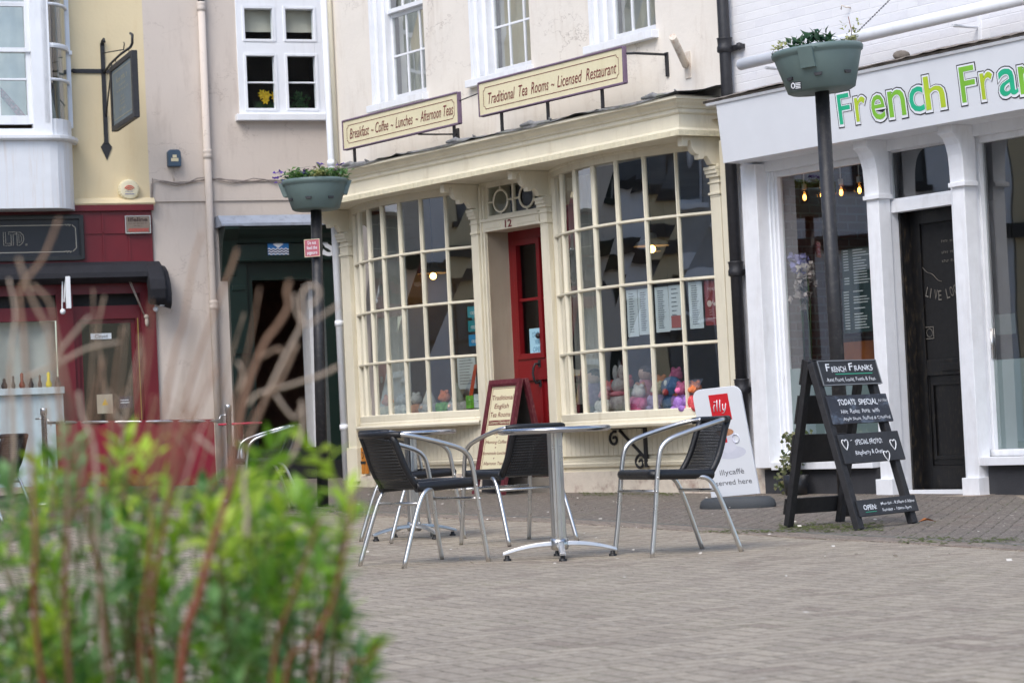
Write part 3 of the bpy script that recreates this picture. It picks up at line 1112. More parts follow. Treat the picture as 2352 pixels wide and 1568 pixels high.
m_shade = mat('opal_shade', (200, 196, 188), .4)


def lamp(px, py, c, label, sc_=1):
    a, b_ = F.px(px, py, c)
    t = thing('pendant_lamp', label, 'lamp', F(a, b_, c), 'pendant lamps in the tea room')
    MB().lathe([(.02, .16), (.05, .15), (.06, .1), (.15, .07), (.17, .04), (.18, .03)], F(a, b_, c), 20).build('lamp_shade', m_shade, t)
    MB().ball(F(a, b_, c), .038).build('bulb', m_bulb, t)
    MB().tube([F(a, b_ + .15, c), F(a, 3.38, c)], .006, 6).build('cord', m_black, t)


lamp(995, 634, -.9, 'lit pendant lamp with opal shade behind the left bow window')
lamp(1497, 572, -.9, 'lit pendant lamp nearer the glass behind the right bow window')
lamp(1480, 585, -2.2, 'second lit pendant lamp, smaller and deeper behind the right bow window')

# display of knitted toys
GT = 'knitted toys on the bow window shelves'
tc = lambda n, c: mat('wool_' + n, tuple(min(255, int(x * .85 + 40)) for x in c), .95, var=.3, scale=30, bump=1.0, bscale=110, dirt=(190, 180, 170), dirtamt=.5, dscale=(14, 14, 14))


def toy(a, z, c, kind, label, c1, c2):
    o = F(a, z, c)
    t = thing('knitted_toy', label, 'toy', o, GT)
    if kind == 'bunny':
        b = MB().ball(o + V((0, 0, .10)), .10, 1, .9, 1.1).ball(o + V((0, 0, .25)), .075)
        b.build('body', c1, t)
        for s_ in (-1, 1):
            MB().ball(o + F.u * .045 * s_ + V((0, 0, .37)), .075, .4, .3, 1).build('ear', c1, t)
        MB().ball(o + V((0, 0, .17)) + F.n * .02, .085, 1.05, 1, .35).build('scarf', c2, t)
    elif kind == 'doll':
        MB().lathe([(.0, .0), (.10, .0), (.10, .05), (.06, .2), (.05, .22)], o, 14).build('body', c1, t)
        MB().ball(o + V((0, 0, .28)), .07).build('head', tc('skin', (222, 180, 160)), t)
        MB().ball(o + V((0, 0, .30)) - F.n * .012, .075, 1, 1, .8).build('hair', c2, t)
    elif kind == 'gnome':
        MB().ball(o + V((0, 0, .09)), .11, 1.1, .9, .85).build('body', c1, t)
        MB().lathe([(.0, .36), (.02, .3), (.06, .2), (.09, .12), (.0, .12)], o, 14).build('hat', c2, t)
        MB().ball(o + V((0, 0, .11)) + F.n * .1, .022).build('nose', tc('skin', (222, 180, 160)), t)
    elif kind == 'worm':
        b1, b2 = MB(), MB()
        for i in range(9):
            p = o + F.u * (.05 + .055 * i) + V((0, 0, .17 - .012 * i)) - F.n * .01 * i
            (b1 if i % 2 else b2).ball(p, .085 - .004 * i, .6, .6, 1)
        b1.build('body', c1, t)
        b2.build('stripe', tc('rust', (150, 60, 40)), t)
        b = MB().ball(o + V((0, 0, .2)), .105)
        b.ball(o + V((0, 0, .06)), .1, 1, .9, .8)
        b.build('head', c2, t)
        MB().ball(o + V((0, 0, .24)) + F.n * .085 + F.u * .02, .03, .6, .6, 1).build('eye', m_paper, t)
        MB().ball(o + V((0, 0, .16)) + F.n * .09 + F.u * .02, .032).build('mouth', tc('red', (200, 40, 50)), t)
    else:
        b = MB()
        b.ball(o + V((0, 0, .08)), .085, 1.1, .9, 1, jit=.06)
        for s_ in (-1, 1):
            b.ball(o + F.u * .085 * s_ + V((0, 0, .10)) + F.n * .03, .034, 1, 1, 1.5, jit=.08)
            b.ball(o + F.u * .06 * s_ + V((0, 0, .03)) + F.n * .06, .038, 1, 1.3, .8, jit=.08)
        b.build('body', c1, t)
        h_ = MB().ball(o + V((0, 0, .205)), .062, jit=.04)
        for s_ in (-1, 1):
            h_.ball(o + F.u * .045 * s_ + V((0, 0, .26)), .022)
        h_.ball(o + V((0, 0, .195)) + F.n * .055, .026)
        h_.build('head', c2, t)
    return t


zR, zL = .80, .90
toy(1.22, zR + .12, -.02, 'doll', 'knitted doll with black hair and purple dress in right bow window', tc('purple', (96, 66, 120)), tc('black', (30, 28, 32)))
toy(1.42, zR + .08, -.05, 'blob', 'red and black knitted toy between the doll and the bunny', tc('black', (30, 28, 32)), tc('red', (200, 40, 50)))
toy(1.72, zR + .05, .06, 'bunny', 'pale grey knitted bunny with upright ears in right bow window', tc('grey', (190, 190, 194)), tc('pink', (216, 120, 140)))
toy(2.02, zR + .04, .04, 'blob', 'pink and peach knitted toy right of the bunny', tc('pink', (216, 120, 140)), tc('peach', (226, 150, 110)))
toy(2.16, zR + .10, -.10, 'blob', 'red and orange knitted toy behind the pale pink ones', tc('red', (200, 40, 50)), tc('orange', (216, 100, 40)))
toy(2.27, zR + .04, .03, 'blob', 'lilac knitted toy with cream head beside the striped caterpillar', tc('lilac', (168, 146, 196)), tc('cream', (222, 212, 180)))
toy(2.48, zR + .05, .03, 'worm', 'orange striped knitted caterpillar with a blue head', tc('orange', (216, 100, 40)), tc('blue', (44, 90, 150)))
toy(-2.55, zL, -.02, 'blob', 'small cream knitted toy near left end of left bow window', tc('cream', (222, 212, 180)), tc('orange', (216, 100, 40)))
toy(-2.15, zL, .05, 'blob', 'small white knitted toy left of the pointed hat gnomes', tc('white', (220, 218, 214)), tc('grey', (190, 190, 194)))
toy(-1.60, zL, .06, 'gnome', 'knitted gnome with tall white pointed hat in left bow window', tc('grey', (190, 190, 194)), tc('white', (220, 218, 214)))
toy(-1.27, zL, .08, 'blob', 'green and ginger knitted toy between the two gnomes', tc('green', (90, 160, 70)), tc('orange', (216, 100, 40)))
toy(-1.12, zL, .02, 'gnome', 'knitted gnome with grey green pointed hat beside the lime card', tc('grey', (190, 190, 194)), tc('sage', (150, 160, 146)))
toy(1.56, zR + .12, -.16, 'blob', 'olive knitted toy behind the bunny', tc('olive', (120, 124, 70)), tc('red', (200, 40, 50)))
toy(1.90, zR + .12, -.12, 'doll', 'rose knitted doll with dark hair behind the pink toy', tc('pink', (216, 120, 140)), tc('black', (30, 28, 32)))
toy(2.86, zR + .02, .06, 'blob', 'red knitted toy at the tail of the striped caterpillar', tc('red', (200, 40, 50)), tc('orange', (216, 100, 40)))
toy(-1.88, zL, .04, 'blob', 'tiny peach knitted toy just left of the white hat gnome', tc('peach', (226, 150, 110)), tc('white', (220, 218, 214)))
for a, z, c, lb, k1, k2 in ((2.10, .02, .12, 'little bright pink knitted toy at the front of the right shelf', ('hot', (236, 90, 150)), ('white', (226, 224, 220))),
                            (1.58, .02, .12, 'little white knitted toy at the front beside the bunny', ('white', (226, 224, 220)), ('pink', (216, 120, 140))),
                            (2.34, .16, -.14, 'red knitted toy raised behind the blue caterpillar head', ('red', (200, 40, 50)), ('hot', (236, 90, 150))),
                            (2.72, .02, .10, 'violet knitted toy under the caterpillar stripes', ('violet', (140, 90, 180)), ('hot', (236, 90, 150))),
                            (1.86, .14, -.16, 'yellow knitted toy raised behind the pink ones', ('yellow', (226, 200, 90)), ('white', (226, 224, 220)))):
    toy(a, zR + z, c, 'blob', lb, tc(*k1), tc(*k2))
for a0, a1, z, lb, cc_ in ((BR[0] + .5, BR[1] - .1, zR, 'pale green cloth spread on the right bow window shelf', (206, 222, 190)), (BL[0] + .5, BL[1] - .1, zL, 'mint cloth spread on the left bow window shelf', (160, 204, 192))):
    b = MB().grid(lambda u, v: F(a0 + (a1 - a0) * u, z + .02 + .025 * math.sin(u * 17) * math.sin(v * 5 + 1) + .05 * (1 - v) * (math.sin(u * 9) > 0), -.35 + .53 * v * (1 - (2 * u - 1) ** 4)), 40, 6)
    tag(b.build('display_cloth', mat('cloth_%d' % cc_[0], cc_, .9, bump=.3)), lb, 'cloth')
b = MB().box(F, -1.5, -.95, .9, 1.3, -1.3, -1.25).box(F, -1.48, -1.44, .4, 1.6, -1.3, -1.26).box(F, -1.01, -.97, .4, 1.6, -1.3, -1.26)
tag(b.build('tea_room_chair', mat('red_cloth_chair', (120, 24, 36), .9), bevel=.01), 'red covered chair inside behind the left bow window', 'chair')
b = MB().box(F, 2.2, 3.1, .3, 1.32, -1.5, -1.0)
tag(b.build('table_cover', MATS['red_cloth_chair'], bevel=.02), 'dark red clothed table inside behind the right bow window', 'table')
t = thing('orange_strap', 'bright orange strap hanging inside the left bow window', 'strap', F(-.85, 1.0, -.05))
MB().poly(F(-.95, 1.05, .0), F(-.88, 1.05, .0), F(-.78, 1.42, -.02), F(-.84, 1.42, -.02)).build('band', mat('orange_band', (220, 84, 30), .6), t)
for cs, a0, a1 in ((BL, -2.95, -2.2), (BR, .8, 1.25)):
    c = MB().grid(lambda u, v: F(a0 + (a1 - a0) * u, .95 + 2.2 * v, -.12 + .025 * math.sin(u * 26)), 40, 1)
    tag(c.build('net_curtain', m_curt), 'pale net curtain hanging at the left end of the %s bow window' % ('left' if a0 < 0 else 'right'), 'curtain')

# ------------------------------------------------------------------ sandwich shop on the right
ff = thing('sandwich_shop', 'white brick shop front with white pillars, black doorway and colourful hand lettered name board', 'building', F(6, .03, 0))
E1 = 11.0
mb = MB()
mb.wall(F, 3.49, E1, 3.44, 8, [(6.9, 8.0, 4.55, 6.3)])
mb.poly(F(3.49, 8, 0), F(E1, 8, 0), F(E1, 8, -6), F(3.49, 8, -6))
mb.poly(F(E1, 0, 0), F(E1, 8, 0), F(E1, 8, -6), F(E1, 0, -6))
mb.poly(F(3.49, 0, -6), F(E1, 0, -6), F(E1, 8, -6), F(3.49, 8, -6))
mb.build('upper_wall', m_wbrick, ff)
W1, DR, W2 = (3.92, 5.16, .345, 2.86), (5.385, 6.13, .09, 2.87), (6.36, 8.9, .345, 2.86)
mb = MB()
mb.wall(F, 3.72, E1, .0, 3.45, [W1 + (.13,), DR + (.10,), W2 + (.13,)], c=-.02)
mb.build('shopfront_wall', m_white, ff)
MB().box(F, 3.49, 3.73, .0, 3.45, -.15, -.004).build('brick_return', m_wbrick, ff)
MB().box(F, 3.50, 3.80, 0, .32, -.01, .012).build('brick_foot', m_plinth, ff)


def pillar(a0, a1, console=True, base=True):
    p = MB()
    p.box(F, a0, a1, .18 if base else .30, 2.60 if console else 2.93, -.02, .11)
    if base:
        p.box(F, a0 - .02, a1 + .03, .0, .19, -.02, .15)
    o = p.build('pillar', m_whitew, ff, .004)
    if console:
        out = [(-.02, 2.50), (.115, 2.50), (.118, 2.62), (.125, 2.72), (.145, 2.80), (.18, 2.86), (.22, 2.89), (.22, 2.95), (-.02, 2.95)]
        MB().prof(F, out, a0 - .012, a1 + .012).build('console', m_whitew, ff, .004)
        MB().box(F, a0 - .015, a1 + .03, 2.47, 2.505, -.02, .135).build('console_foot', m_whitew, ff, .003)
    return o


pillar(3.70, 3.90, False, False)
pillar(5.285, 5.43)
pillar(6.275, 6.41)
pillar(8.95, 9.1)
mo = MB()
for x0, x1 in ((W1[0], W1[1]), (W2[0], W2[1])):
    mo.box(F, x0, x1, .345, .40, -.14, -.05)
    mo.box(F, x0 - .02, x1 + .02, .28, .345, -.14, .10)
    mo.box(F, x0, x0 + .05, .40, 2.86, -.13, -.07)
    mo.box(F, x0, x0 + .022, .40, 2.86, -.07, -.045)
    mo.box(F, x1 - .035, x1, .40, 2.86, -.13, -.07)
    mo.box(F, x0 + .05, x1 - .035, 2.81, 2.86, -.13, -.07)
mo.build('window_frame', m_whitew, ff, .004)
st = MB()
st.box(F, 3.74, 5.27, -.05, .285, -.1, .04)
st.box(F, 6.44, 9.0, -.05, .285, -.1, .04)
st.build('stall_riser', m_grey, ff)
MB().box(F, 5.25, 6.5, -.15, .055, -.5, .28).build('threshold', mat('pale_stone_step', (166, 152, 138), .85, var=.15, bump=.4), ff)
m_shopglass = glass('shop_window_glass', .03, refl=1.9, base=.16)
for x0, x1, z0, z1, c in ((W1[0], W1[1], .36, 2.85, -.11), (W2[0], W2[1], .36, 2.85, -.11), (5.385, 6.13, 2.43, 2.86, -.09)):
    MB().poly(F(x0, z0, c), F(x1, z0, c), F(x1, z1, c - .002), F(x0, z1, c - .002)).build('pane', m_shopglass, ff)
for x0, x1, zt in ((W1[0], W1[1], 1.145), (W2[0], W2[1], 1.10)):
    MB().poly(F(x0 + .03, .40, -.116), F(x1 - .02, .40, -.116), F(x1 - .02, zt, -.116), F(x0 + .03, zt, -.116)).build('frosted_film', m_frost, ff)
t_ = MB().box(F, 5.37, 6.14, 2.355, 2.45, -.12, -.03)
t_.frame(F, 5.37, 6.14, 2.44, 2.88, .03, -.10, -.05)
t_.box(F, 5.37, 5.42, .05, 2.36, -.12, -.02)
t_.build('transom', m_whitew, ff, .004)
# black panelled door, opened inwards on its left jamb
DP = Frame(F(5.455, .06, -.2), F.u)
d = MB()
d.frame(DP, 0, .95, 0, 2.30, .11, -.045, 0, .22)
d.box(DP, .11, .84, .95, 1.08, -.045, 0)
d.box(DP, .11, .84, .22, .95, -.04, -.02)
d.frame(DP, .14, .81, .27, .9, .03, -.02, -.004)
d.box(DP, .28, .62, .985, 1.045, -.01, .012)
door = d.build('door', mat('near_black_door', (12, 12, 14), .4, var=.2, dirt=(110, 96, 74), dirtamt=.25, dscale=(18, 18, 6)), ff, .004)
MB().poly(DP(.11, 1.08, -.02), DP(.84, 1.08, -.02), DP(.84, 2.19, -.02), DP(.11, 2.19, -.02)).build('blackboard_panel', mat('blackboard', (11, 11, 13), .7), door)
l = MB()
for i, ch in enumerate('LIVE LOCAL'):
    if ch != ' ':
        an = (i - 3.2) * .11
        x, y = .125 + .05 * i, 1.60 - .05 * math.sin(min(1, i / 4) * 1.4) + .012 * max(0, i - 4)
        Q = Frame(DP(x, y, 0), DP.u * math.cos(an) + V((0, 0, 1)) * math.sin(an), V((0, 0, 1)) * math.cos(an) - DP.u * math.sin(an))
        l.text(Q, ch, 0, 0, .036 if ch != 'I' else .010, .085, -.012)
l.tube([DP(.06 + .02 * i, 1.86 - .012 * i + .008 * math.sin(i), -.014) for i in range(14)], .003, 4)
l.tube([DP(.15 + .035 * math.cos(k * .785), 1.30 + .035 * math.sin(k * .785), -.014) for k in range(8)], .003, 4, closed=True)
l.frame(DP, .10, .20, 1.25, 1.35, .006, -.014, -.012)
for y in (2.02, 1.93, 1.86):
    l.scrib(DP, .34, y, .2, .03, -.013)
l.build('chalk_drawing', mat('faint_chalk', (104, 100, 94), .9), door)
dj = MB().box(F, 5.385, 5.455, .05, 2.36, -.95, -.125).box(F, 6.13, 6.2, .05, 2.36, -.95, -.125)
dj.box(F, 5.43, 5.45, .05, 2.36, -.125, -.10)
dj.build('door_jamb', mat('chipped_black_paint', (24, 24, 26), .45, dirt=(150, 128, 96), dirtamt=.35, dscale=(16, 16, 5)), ff)
MB().box(F, 5.3, 6.3, .0, .06, -3, -.3).build('doorway_floor', m_matt, ff)
# room
rm = MB()
Z0, Z1 = .06, 3.3
rm.poly(F(3.75, Z0, -2.4), F(E1, Z0, -2.4), F(E1, Z1, -2.4), F(3.75, Z1, -2.4))
rm.build('back_wall', bricks('shop_brick', (112, 74, 62), (94, 64, 56), (120, 108, 98), .5), ff)
MB().poly(F(3.5, Z0, -.16), F(3.5, Z0, -2.4), F(3.5, Z1, -2.4), F(3.5, Z1, -.16)).build('side_wall', bricks('shop_brick_side', (112, 74, 62), (94, 64, 56), (120, 108, 98), .5, u=F.n), ff)
rm = MB()
rm.poly(F(E1, Z0, -.16), F(E1, Z0, -2.4), F(E1, Z1, -2.4), F(E1, Z1, -.16))
rm.poly(F(3.5, Z1, -.03), F(E1, Z1, -.03), F(E1, Z1, -2.4), F(3.5, Z1, -2.4))
rm.poly(F(3.75, Z0, -.16), F(E1, Z0, -.16), F(E1, Z0, -2.4), F(3.75, Z0, -2.4))
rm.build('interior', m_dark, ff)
MB().box(F, 5.18, 5.30, Z0, Z1, -2.2, -.17).box(F, 6.2, 6.35, Z0, Z1, -2.2, -.17).build('partition', m_matt, ff)
# name board, leaning out at the top
NB = Frame(F(3.76, 2.945, .345), F.u, (V((0, 0, 1)) + F.n * .10).normalized())
bd = MB().box(NB, 0, 5.6, 0, .535, -.05, 0).build('name_board', mat('white_board', (220, 223, 228), .35, var=.02), ff, .004)
MB().poly(F(3.74, 2.95, -.02), F(E1, 2.95, -.02), F(E1, 2.95, .30), F(3.74, 2.95, .30)).build('soffit', m_white, ff)
MB().box(F, 3.74, E1, 2.86, 2.95, -.02, .0).build('head_board', m_white, ff)
b = MB()
b.sweep(F, [(3.66, 0), (3.66, .40), (E1, .40)], [(-.3, 3.455), (.01, 3.455), (.02, 3.475), (.0, 3.482), (-.3, 3.482)])
b.build('cornice', m_white, ff)
cp = MB()


def cop(u, v):
    a = 3.60 + (E1 - 3.6) * u
    q = .02 * math.sin(a * 3.1) * .5 + random.uniform(-.008, .008)
    th = math.pi * v
    return F(a, 3.50 + .045 * math.sin(th) + q * .4, .415 * (1 - v) + .02 * math.cos(th) + q)


cp.grid(cop, 120, 8)
cp.box(F, 3.60, E1, 3.482, 3.50, 0, .41)
cp.ball(F(6.05, 3.54, .36), .05, 1.4, .8, .8)
cp.build('coping', m_stone, ff)
m_let = [mat('sign_emerald', (38, 178, 134), .5), mat('sign_lime', (176, 200, 50), .5), mat('sign_green', (128, 190, 62), .5)]
m_out = mat('sign_outline', (32, 32, 36), .5)
letters = [('F', 0, 1923, 1957, 292, 210), ('r', 1, 1962, 1994, 286, 217), ('e', 2, 1999, 2037, 283, 212), ('n', 2, 2038, 2084, 275, 201), ('c', 0, 2086, 2127, 265, 194), ('h', 1, 2121, 2174, 258, 167), ('F', 2, 2203, 2245, 242, 146), ('r', 1, 2250, 2287, 235, 160), ('a', 0, 2291, 2342, 228, 151), ('n', 2, 2338, 2388, 222, 143), ('k', 1, 2396, 2450, 214, 108), ('s', 0, 2456, 2500, 206, 128)]
ol, wh, cb = MB(), MB(), [MB(), MB(), MB()]


def glyph(mb, ch, a0, a1, b0, b1, c, bold, grow):
    vs, fs = textpoly(ch, 0, bold, 1)
    xs_, ys_ = [v[0] for v in vs], [v[1] for v in vs]
    x0, x1, y0, y1 = min(xs_), max(xs_), min(ys_), max(ys_)
    mb.add([NB(a0 - grow + (x - x0) / (x1 - x0) * (a1 - a0 + 2 * grow), b0 - grow + (y - y0) / (y1 - y0) * (b1 - b0 + 2 * grow), c) for x, y in vs], fs)


for ch, k, x0, x1, yb, yt in letters:
    ym = (yb + yt) / 2
    a0, a1 = NB.px(x0, ym)[0], NB.px(x1, ym)[0]
    b0, b1 = NB.px((x0 + x1) / 2, yb)[1], NB.px((x0 + x1) / 2, yt)[1]
    glyph(ol, ch, a0, a1, b0, b1, .003, .036, .005)
    glyph(wh, ch, a0, a1, b0, b1, .0045, .028, -.004)
    glyph(cb[k], ch, a0, a1, b0 + .008, b1, .006, .006, -.017)
ol.build('lettering_outline', m_out, bd)
wh.build('lettering_ground', m_white, bd)
for k in range(3):
    cb[k].build('lettering', m_let[k], bd)
# window above
f = MB().frame(F, 6.9, 8.0, 4.55, 6.3, .06, -.1, -.03).box(F, 6.85, 8.05, 4.47, 4.55, -.1, .07)
o = f.build('sash_window', m_white, ff)
MB().poly(F(6.9, 4.55, -.08), F(8, 4.55, -.08), F(8, 6.3, -.08), F(6.9, 6.3, -.08)).build('pane', m_oldglass, o)

ap = thing('awning_pole', 'long white awning roller tube fixed across the white brick wall', 'awning', F(5.5, 3.72, .28))
MB().tube([F(3.98, 3.775, .28), F(8.5, 3.785, .28)], .05, 16).build('tube', m_white, ap)
b = MB()
for x in (6.55, 4.3):
    b.box(F, x, x + .03, 3.52, 3.82, 0, .012)
    b.tube([F(x, 3.70, .01), F(x, 3.70, .28)], .012, 6)
b.build('wall_bracket', m_whitew, ap)
ch = thing('chain', 'thin steel chain running up the white brick wall from the awning tube', 'chain', F(5.6, 3.8, .2))
c = MB()
A_, B_ = F(5.45, 3.82, .27), F(6.35, 4.45, .02)
n = 44
for i in range(n):
    p = A_.lerp(B_, i / n)
    q = A_.lerp(B_, (i + .85) / n)
    sd = F.n * .007 if i % 2 else V((0, 0, .007))
    c.tube([p, p.lerp(q, .5) + sd, q, p.lerp(q, .5) - sd], .0028, 5, closed=True)
c.build('links', m_iron, ch)
hk = thing('wall_hook', 'small rusty hook in the white brick wall', 'hook', F(5.5, 4.16, 0))
q = F.px(3190 / 1.633, 18)
tag(MB().tube([F(q[0], q[1], 0), F(q[0], q[1], .05), F(q[0] - .03, q[1] + .02, .07), F(q[0] - .05, q[1] - .01, .06)], .006, 6).build('hook', MATS['rusty_cream_steel'], hk), None, None)

m_fil = emit('filament_bulb', (255, 190, 104), 9)
m_clear = glass('bulb_glass', tint=(255, 220, 170), refl=1.0)
for i, (px, py) in enumerate(((1848, 452), (1888, 447), (1932, 441), (1974, 436))):
    q = F.px(px, py, -.42)
    p = F(q[0], q[1], -.42)
    t = thing('filament_bulb', ['hanging filament bulb at the left end of the row', 'hanging filament bulb half hidden behind the black post', 'hanging filament bulb just right of the black post', 'hanging filament bulb beside the white pillar, last of the row'][i], 'lamp', p, 'bulbs in the sandwich shop window')
    MB().lathe([(.0, -.06), (.03, -.05), (.044, -.02), (.044, .01), (.03, .045), (.016, .07)], p, 14).build('bulb', m_clear, t)
    MB().ball(p + V((0, 0, -.005)), .02, .8, .8, 1.4).build('filament', m_fil, t)
    MB().lathe([(.02, .06), (.022, .11), (.0, .12)], p, 10).tube([p + V((0, 0, .11)), F(q[0], 3.28, -.42)], .005, 6).build('fitting', m_paper, t)
pb = MB().box(F, 3.7, 5.15, 2.98, 3.02, -.44, -.40)
tag(pb.build('lamp_rail', m_grey), 'dark rail from which the filament bulbs hang', 'rail')
m_mb = mat('menu_board_green', (46, 66, 66), .5, var=.1)
for (x0, y0, x1, y1), lb in (((1932, 574, 2006, 662), 'dark green menu board, upper of two in the shop window'), ((1934, 668, 2008, 760), 'dark green menu board, lower of two in the shop window')):
    a0, z1 = F.px(x0, y0, -.45)
    a1, z0 = F.px(x1, y1, -.45)
    t = thing('menu_board', lb, 'menu board', F(a0, z0, -.45), 'menu boards in the shop window')
    MB().box(F, a0, a1, z0, z1, -.47, -.45).build('board', m_mb, t)
    l = MB()
    for k in range(14):
        z = z1 - .02 - (z1 - z0 - .03) * k / 14
        for u0, u1 in ((.06, .22), (.38, .62 + .3 * random.random())):
            if random.random() < .85:
                l.box(F, a0 + (a1 - a0) * u0, a0 + (a1 - a0) * u1, z, z + .008, -.45, -.448)
    l.build('print', m_chalk, t)
m_lil = leafmat('lilac_petal', (140, 132, 200), (180, 172, 224), .2)
m_wpet = leafmat('white_petal', (208, 190, 188), (224, 214, 208), .2)


def blossom(px, py, c, n, r, m, name, label):
    q = F.px(px, py, c)
    p = F(q[0], q[1], c)
    b = MB()
    for i in range(n):
        d = V((random.gauss(0, 1), random.gauss(0, 1), random.gauss(0, 1))).normalized()
        o_ = p + d * r * random.uniform(.5, 1)
        for k in range(4):
            e = V((random.gauss(0, 1), random.gauss(0, 1), random.gauss(0, 1)))
            b.leaf(o_, (d + e * .7).normalized(), d, .055, .045)
    t = thing(name, label, 'flower', p, 'artificial flowers in the shop window')
    b.build('petals', m, t)
    MB().tube([p, p + V((0, 0, -.3)) + F.n * -.02, p + V((0, 0, -.9))], .006, 6).build('stem', mat('stem_green', (60, 80, 44), .6), t)


blossom(1836, 604, -.22, 26, .085, m_lil, 'flower_head', 'lilac hydrangea bloom inside the shop window')
blossom(1853, 622, -.2, 10, .06, m_wpet, 'flower_head', 'cream bloom tucked under the lilac hydrangea')
blossom(1850, 662, -.22, 12, .09, m_wpet, 'flower_head', 'loose white bloom in the middle of the hanging flower string')
blossom(1838, 690, -.22, 10, .07, m_wpet, 'flower_head', 'pale pink bloom at the bottom of the hanging flower string')
b = MB().box(F, 3.76, 5.0, 1.17, 1.37, -.95, -.90).box(F, 3.76, 5.0, 1.14, 1.17, -.95, -.6)
tag(b.build('serving_counter', mat('orange_wood', (196, 122, 66), .5, var=.2, scale=6)), 'orange wooden counter inside the sandwich shop window', 'counter')
t = thing('notice', 'grey notice on the right hand shop window', 'notice', F(6.7, 1.2, -.1))
q = F.px(2307, 768, -.113)
MB().box(F, q[0] - .1, q[0] + .12, q[1], q[1] + .16, -.12, -.118).build('paper', mat('grey_paper', (84, 92, 92), .7), t)
h = F.px(2278, 784, -.1)
tag(MB().tube([F(h[0], h[1] - .13, -.1), F(h[0], h[1] + .1, -.1)], .014, 8).build('window_handle', m_alu), 'slim chrome handle at the edge of the right shop window', 'handle')
ia, ib = F.px(1828, 1110, .22)
pt = thing('ivy_pot', 'straggling variegated ivy in a low black pot by the white pillar', 'potted plant', F(ia, .08, .22))
MB().lathe([(.0, 0), (.09, 0), (.11, .18), (.10, .18), (.0, .16)], F(ia, .06, .22), 18).build('pot', m_black, pt)
b = MB()
for i in range(300):
    z = random.random() ** .7
    o_ = F(ia + random.gauss(0, .05) - .10 * (1 - z) + .05 * z, .10 + z * .50, .22 + random.gauss(0, .05))
    d = V((random.gauss(0, 1), random.gauss(0, 1), random.gauss(-.3, 1)))
    b.leaf(o_, d, V((0, -1, .4)), .042, .034)
b.build('foliage', leafmat('variegated_ivy', (62, 80, 44), (146, 144, 104)), pt)
b = MB()
for i in range(9):
    b.tube([F(ia, .2, .22), F(ia + random.gauss(0, .05), .38, .22 + random.gauss(0, .04)), F(ia + random.gauss(.02, .06), .55, .22 + random.gauss(0, .04))], [.005, .003, .002], 5)
b.build('stem', mat('stem_green', (60, 80, 44)), pt)

# ------------------------------------------------------------------ pink rendered building with green shop front
pk = thing('pink_building', 'pale pink rendered building with a white casement window and dark green shop entrance', 'building', G(-.5, .3, 0))
mb = MB()
mb.wall(G, -1.86, 6, -.2, 8, [(-.70, .50, 4.77, 6.24, .1), (-.88, .62, 0, 2.94, .3)])
mb.poly(G(-1.86, 8, 0), G(6, 8, 0), G(6, 8, -5), G(-1.86, 8, -5))
mb.build('wall', m_pink, pk)
MB().box(G, -1.83, 2, 3.705, 3.945, 0, .022).build('string_course', m_pink, pk, .004)
w_ = MB()
w_.box(G, -.70, -.588, 4.77, 6.24, -.06, .02).box(G, .29, .50, 4.77, 6.24, -.06, .02)
w_.box(G, -.235, -.065, 4.77, 6.24, -.06, .02)
for x0, x1 in ((-.588, -.235), (-.065, .29)):
    w_.box(G, x0, x1, 6.085, 6.24, -.06, .02).box(G, x0, x1, 5.50, 5.71, -.06, .02).box(G, x0, x1, 4.77, 4.85, -.06, .02)
    w_.box(G, x0, x1, 5.165, 5.185, -.045, -.015)
    for z0, z1 in ((4.82, 5.53), (5.68, 6.12)):
        w_.frame(G, x0 - .035, x1 + .035, z0, z1, .03, .015, .03)
wo = w_.build('casement_window', m_white, pk, .004)
gl = MB()
for x0, x1 in ((-.588, -.235), (-.065, .29)):
    for z0, z1 in ((4.85, 5.165), (5.185, 5.5), (5.71, 6.085)):
        gl.poly(G(x0, z0, -.04), G(x1, z0, -.04), G(x1, z1, -.04), G(x0, z1, -.04))
gl.build('pane', glass('casement_glass', refl=.5, base=.0), wo)
MB().box(G, -.755, .53, 4.69, 4.77, -.05, .11).build('sill', m_white, wo, .006)
bl = MB()
for x0, x1 in ((-.62, -.2), (-.1, .32)):
    bl.grid(lambda u, v: G(x0 + (x1 - x0) * u, 5.82 + .28 * v, -.12 + .008 * math.sin(u * 9 + v * 5)), 12, 4)
bl.build('roman_blind', mat('cream_blind', (206, 200, 188), .9, var=.05), wo)
k = MB()
k.poly(G(-.75, 4.7, -1.2), G(.55, 4.7, -1.2), G(.55, 6.3, -1.2), G(-.75, 6.3, -1.2))
for x in (-.75, .55):
    k.poly(G(x, 4.7, -.08), G(x, 4.7, -1.2), G(x, 6.3, -1.2), G(x, 6.3, -.08))
k.poly(G(-.75, 4.74, -.08), G(.55, 4.74, -.08), G(.55, 4.74, -1.2), G(-.75, 4.74, -1.2))
k.poly(G(-.75, 6.3, -.08), G(.55, 6.3, -.08), G(.55, 6.3, -1.2), G(-.75, 6.3, -1.2))
k.build('room', m_matt, wo)
t = thing('daffodils', 'yellow daffodils behind the white casement window', 'flower', G(-.28, 4.8, -.2))
b = MB()
for i in range(9):
    o_ = G(-.28 + random.uniform(-.09, .1), 4.98 + random.uniform(-.03, .08), -.15)
    for k_ in range(6):
        an = k_ * 1.047
        b.leaf(o_, G.u * math.cos(an) + V((0, 0, 1)) * math.sin(an) + G.n * .3, G.n, .055, .032)
b.build('petals', leafmat('daffodil', (232, 190, 30), (244, 210, 50), .2), t)
b = MB()
for i in range(40):
    b.leaf(G(-.34 + random.uniform(-.1, .12), 4.78, -.18), G.u * random.gauss(0, .3) + V((0, 0, 1)), G.n, .2, .02)
b.build('leaves', leafmat('dark_leaf', (36, 66, 36), (60, 96, 50)), t)
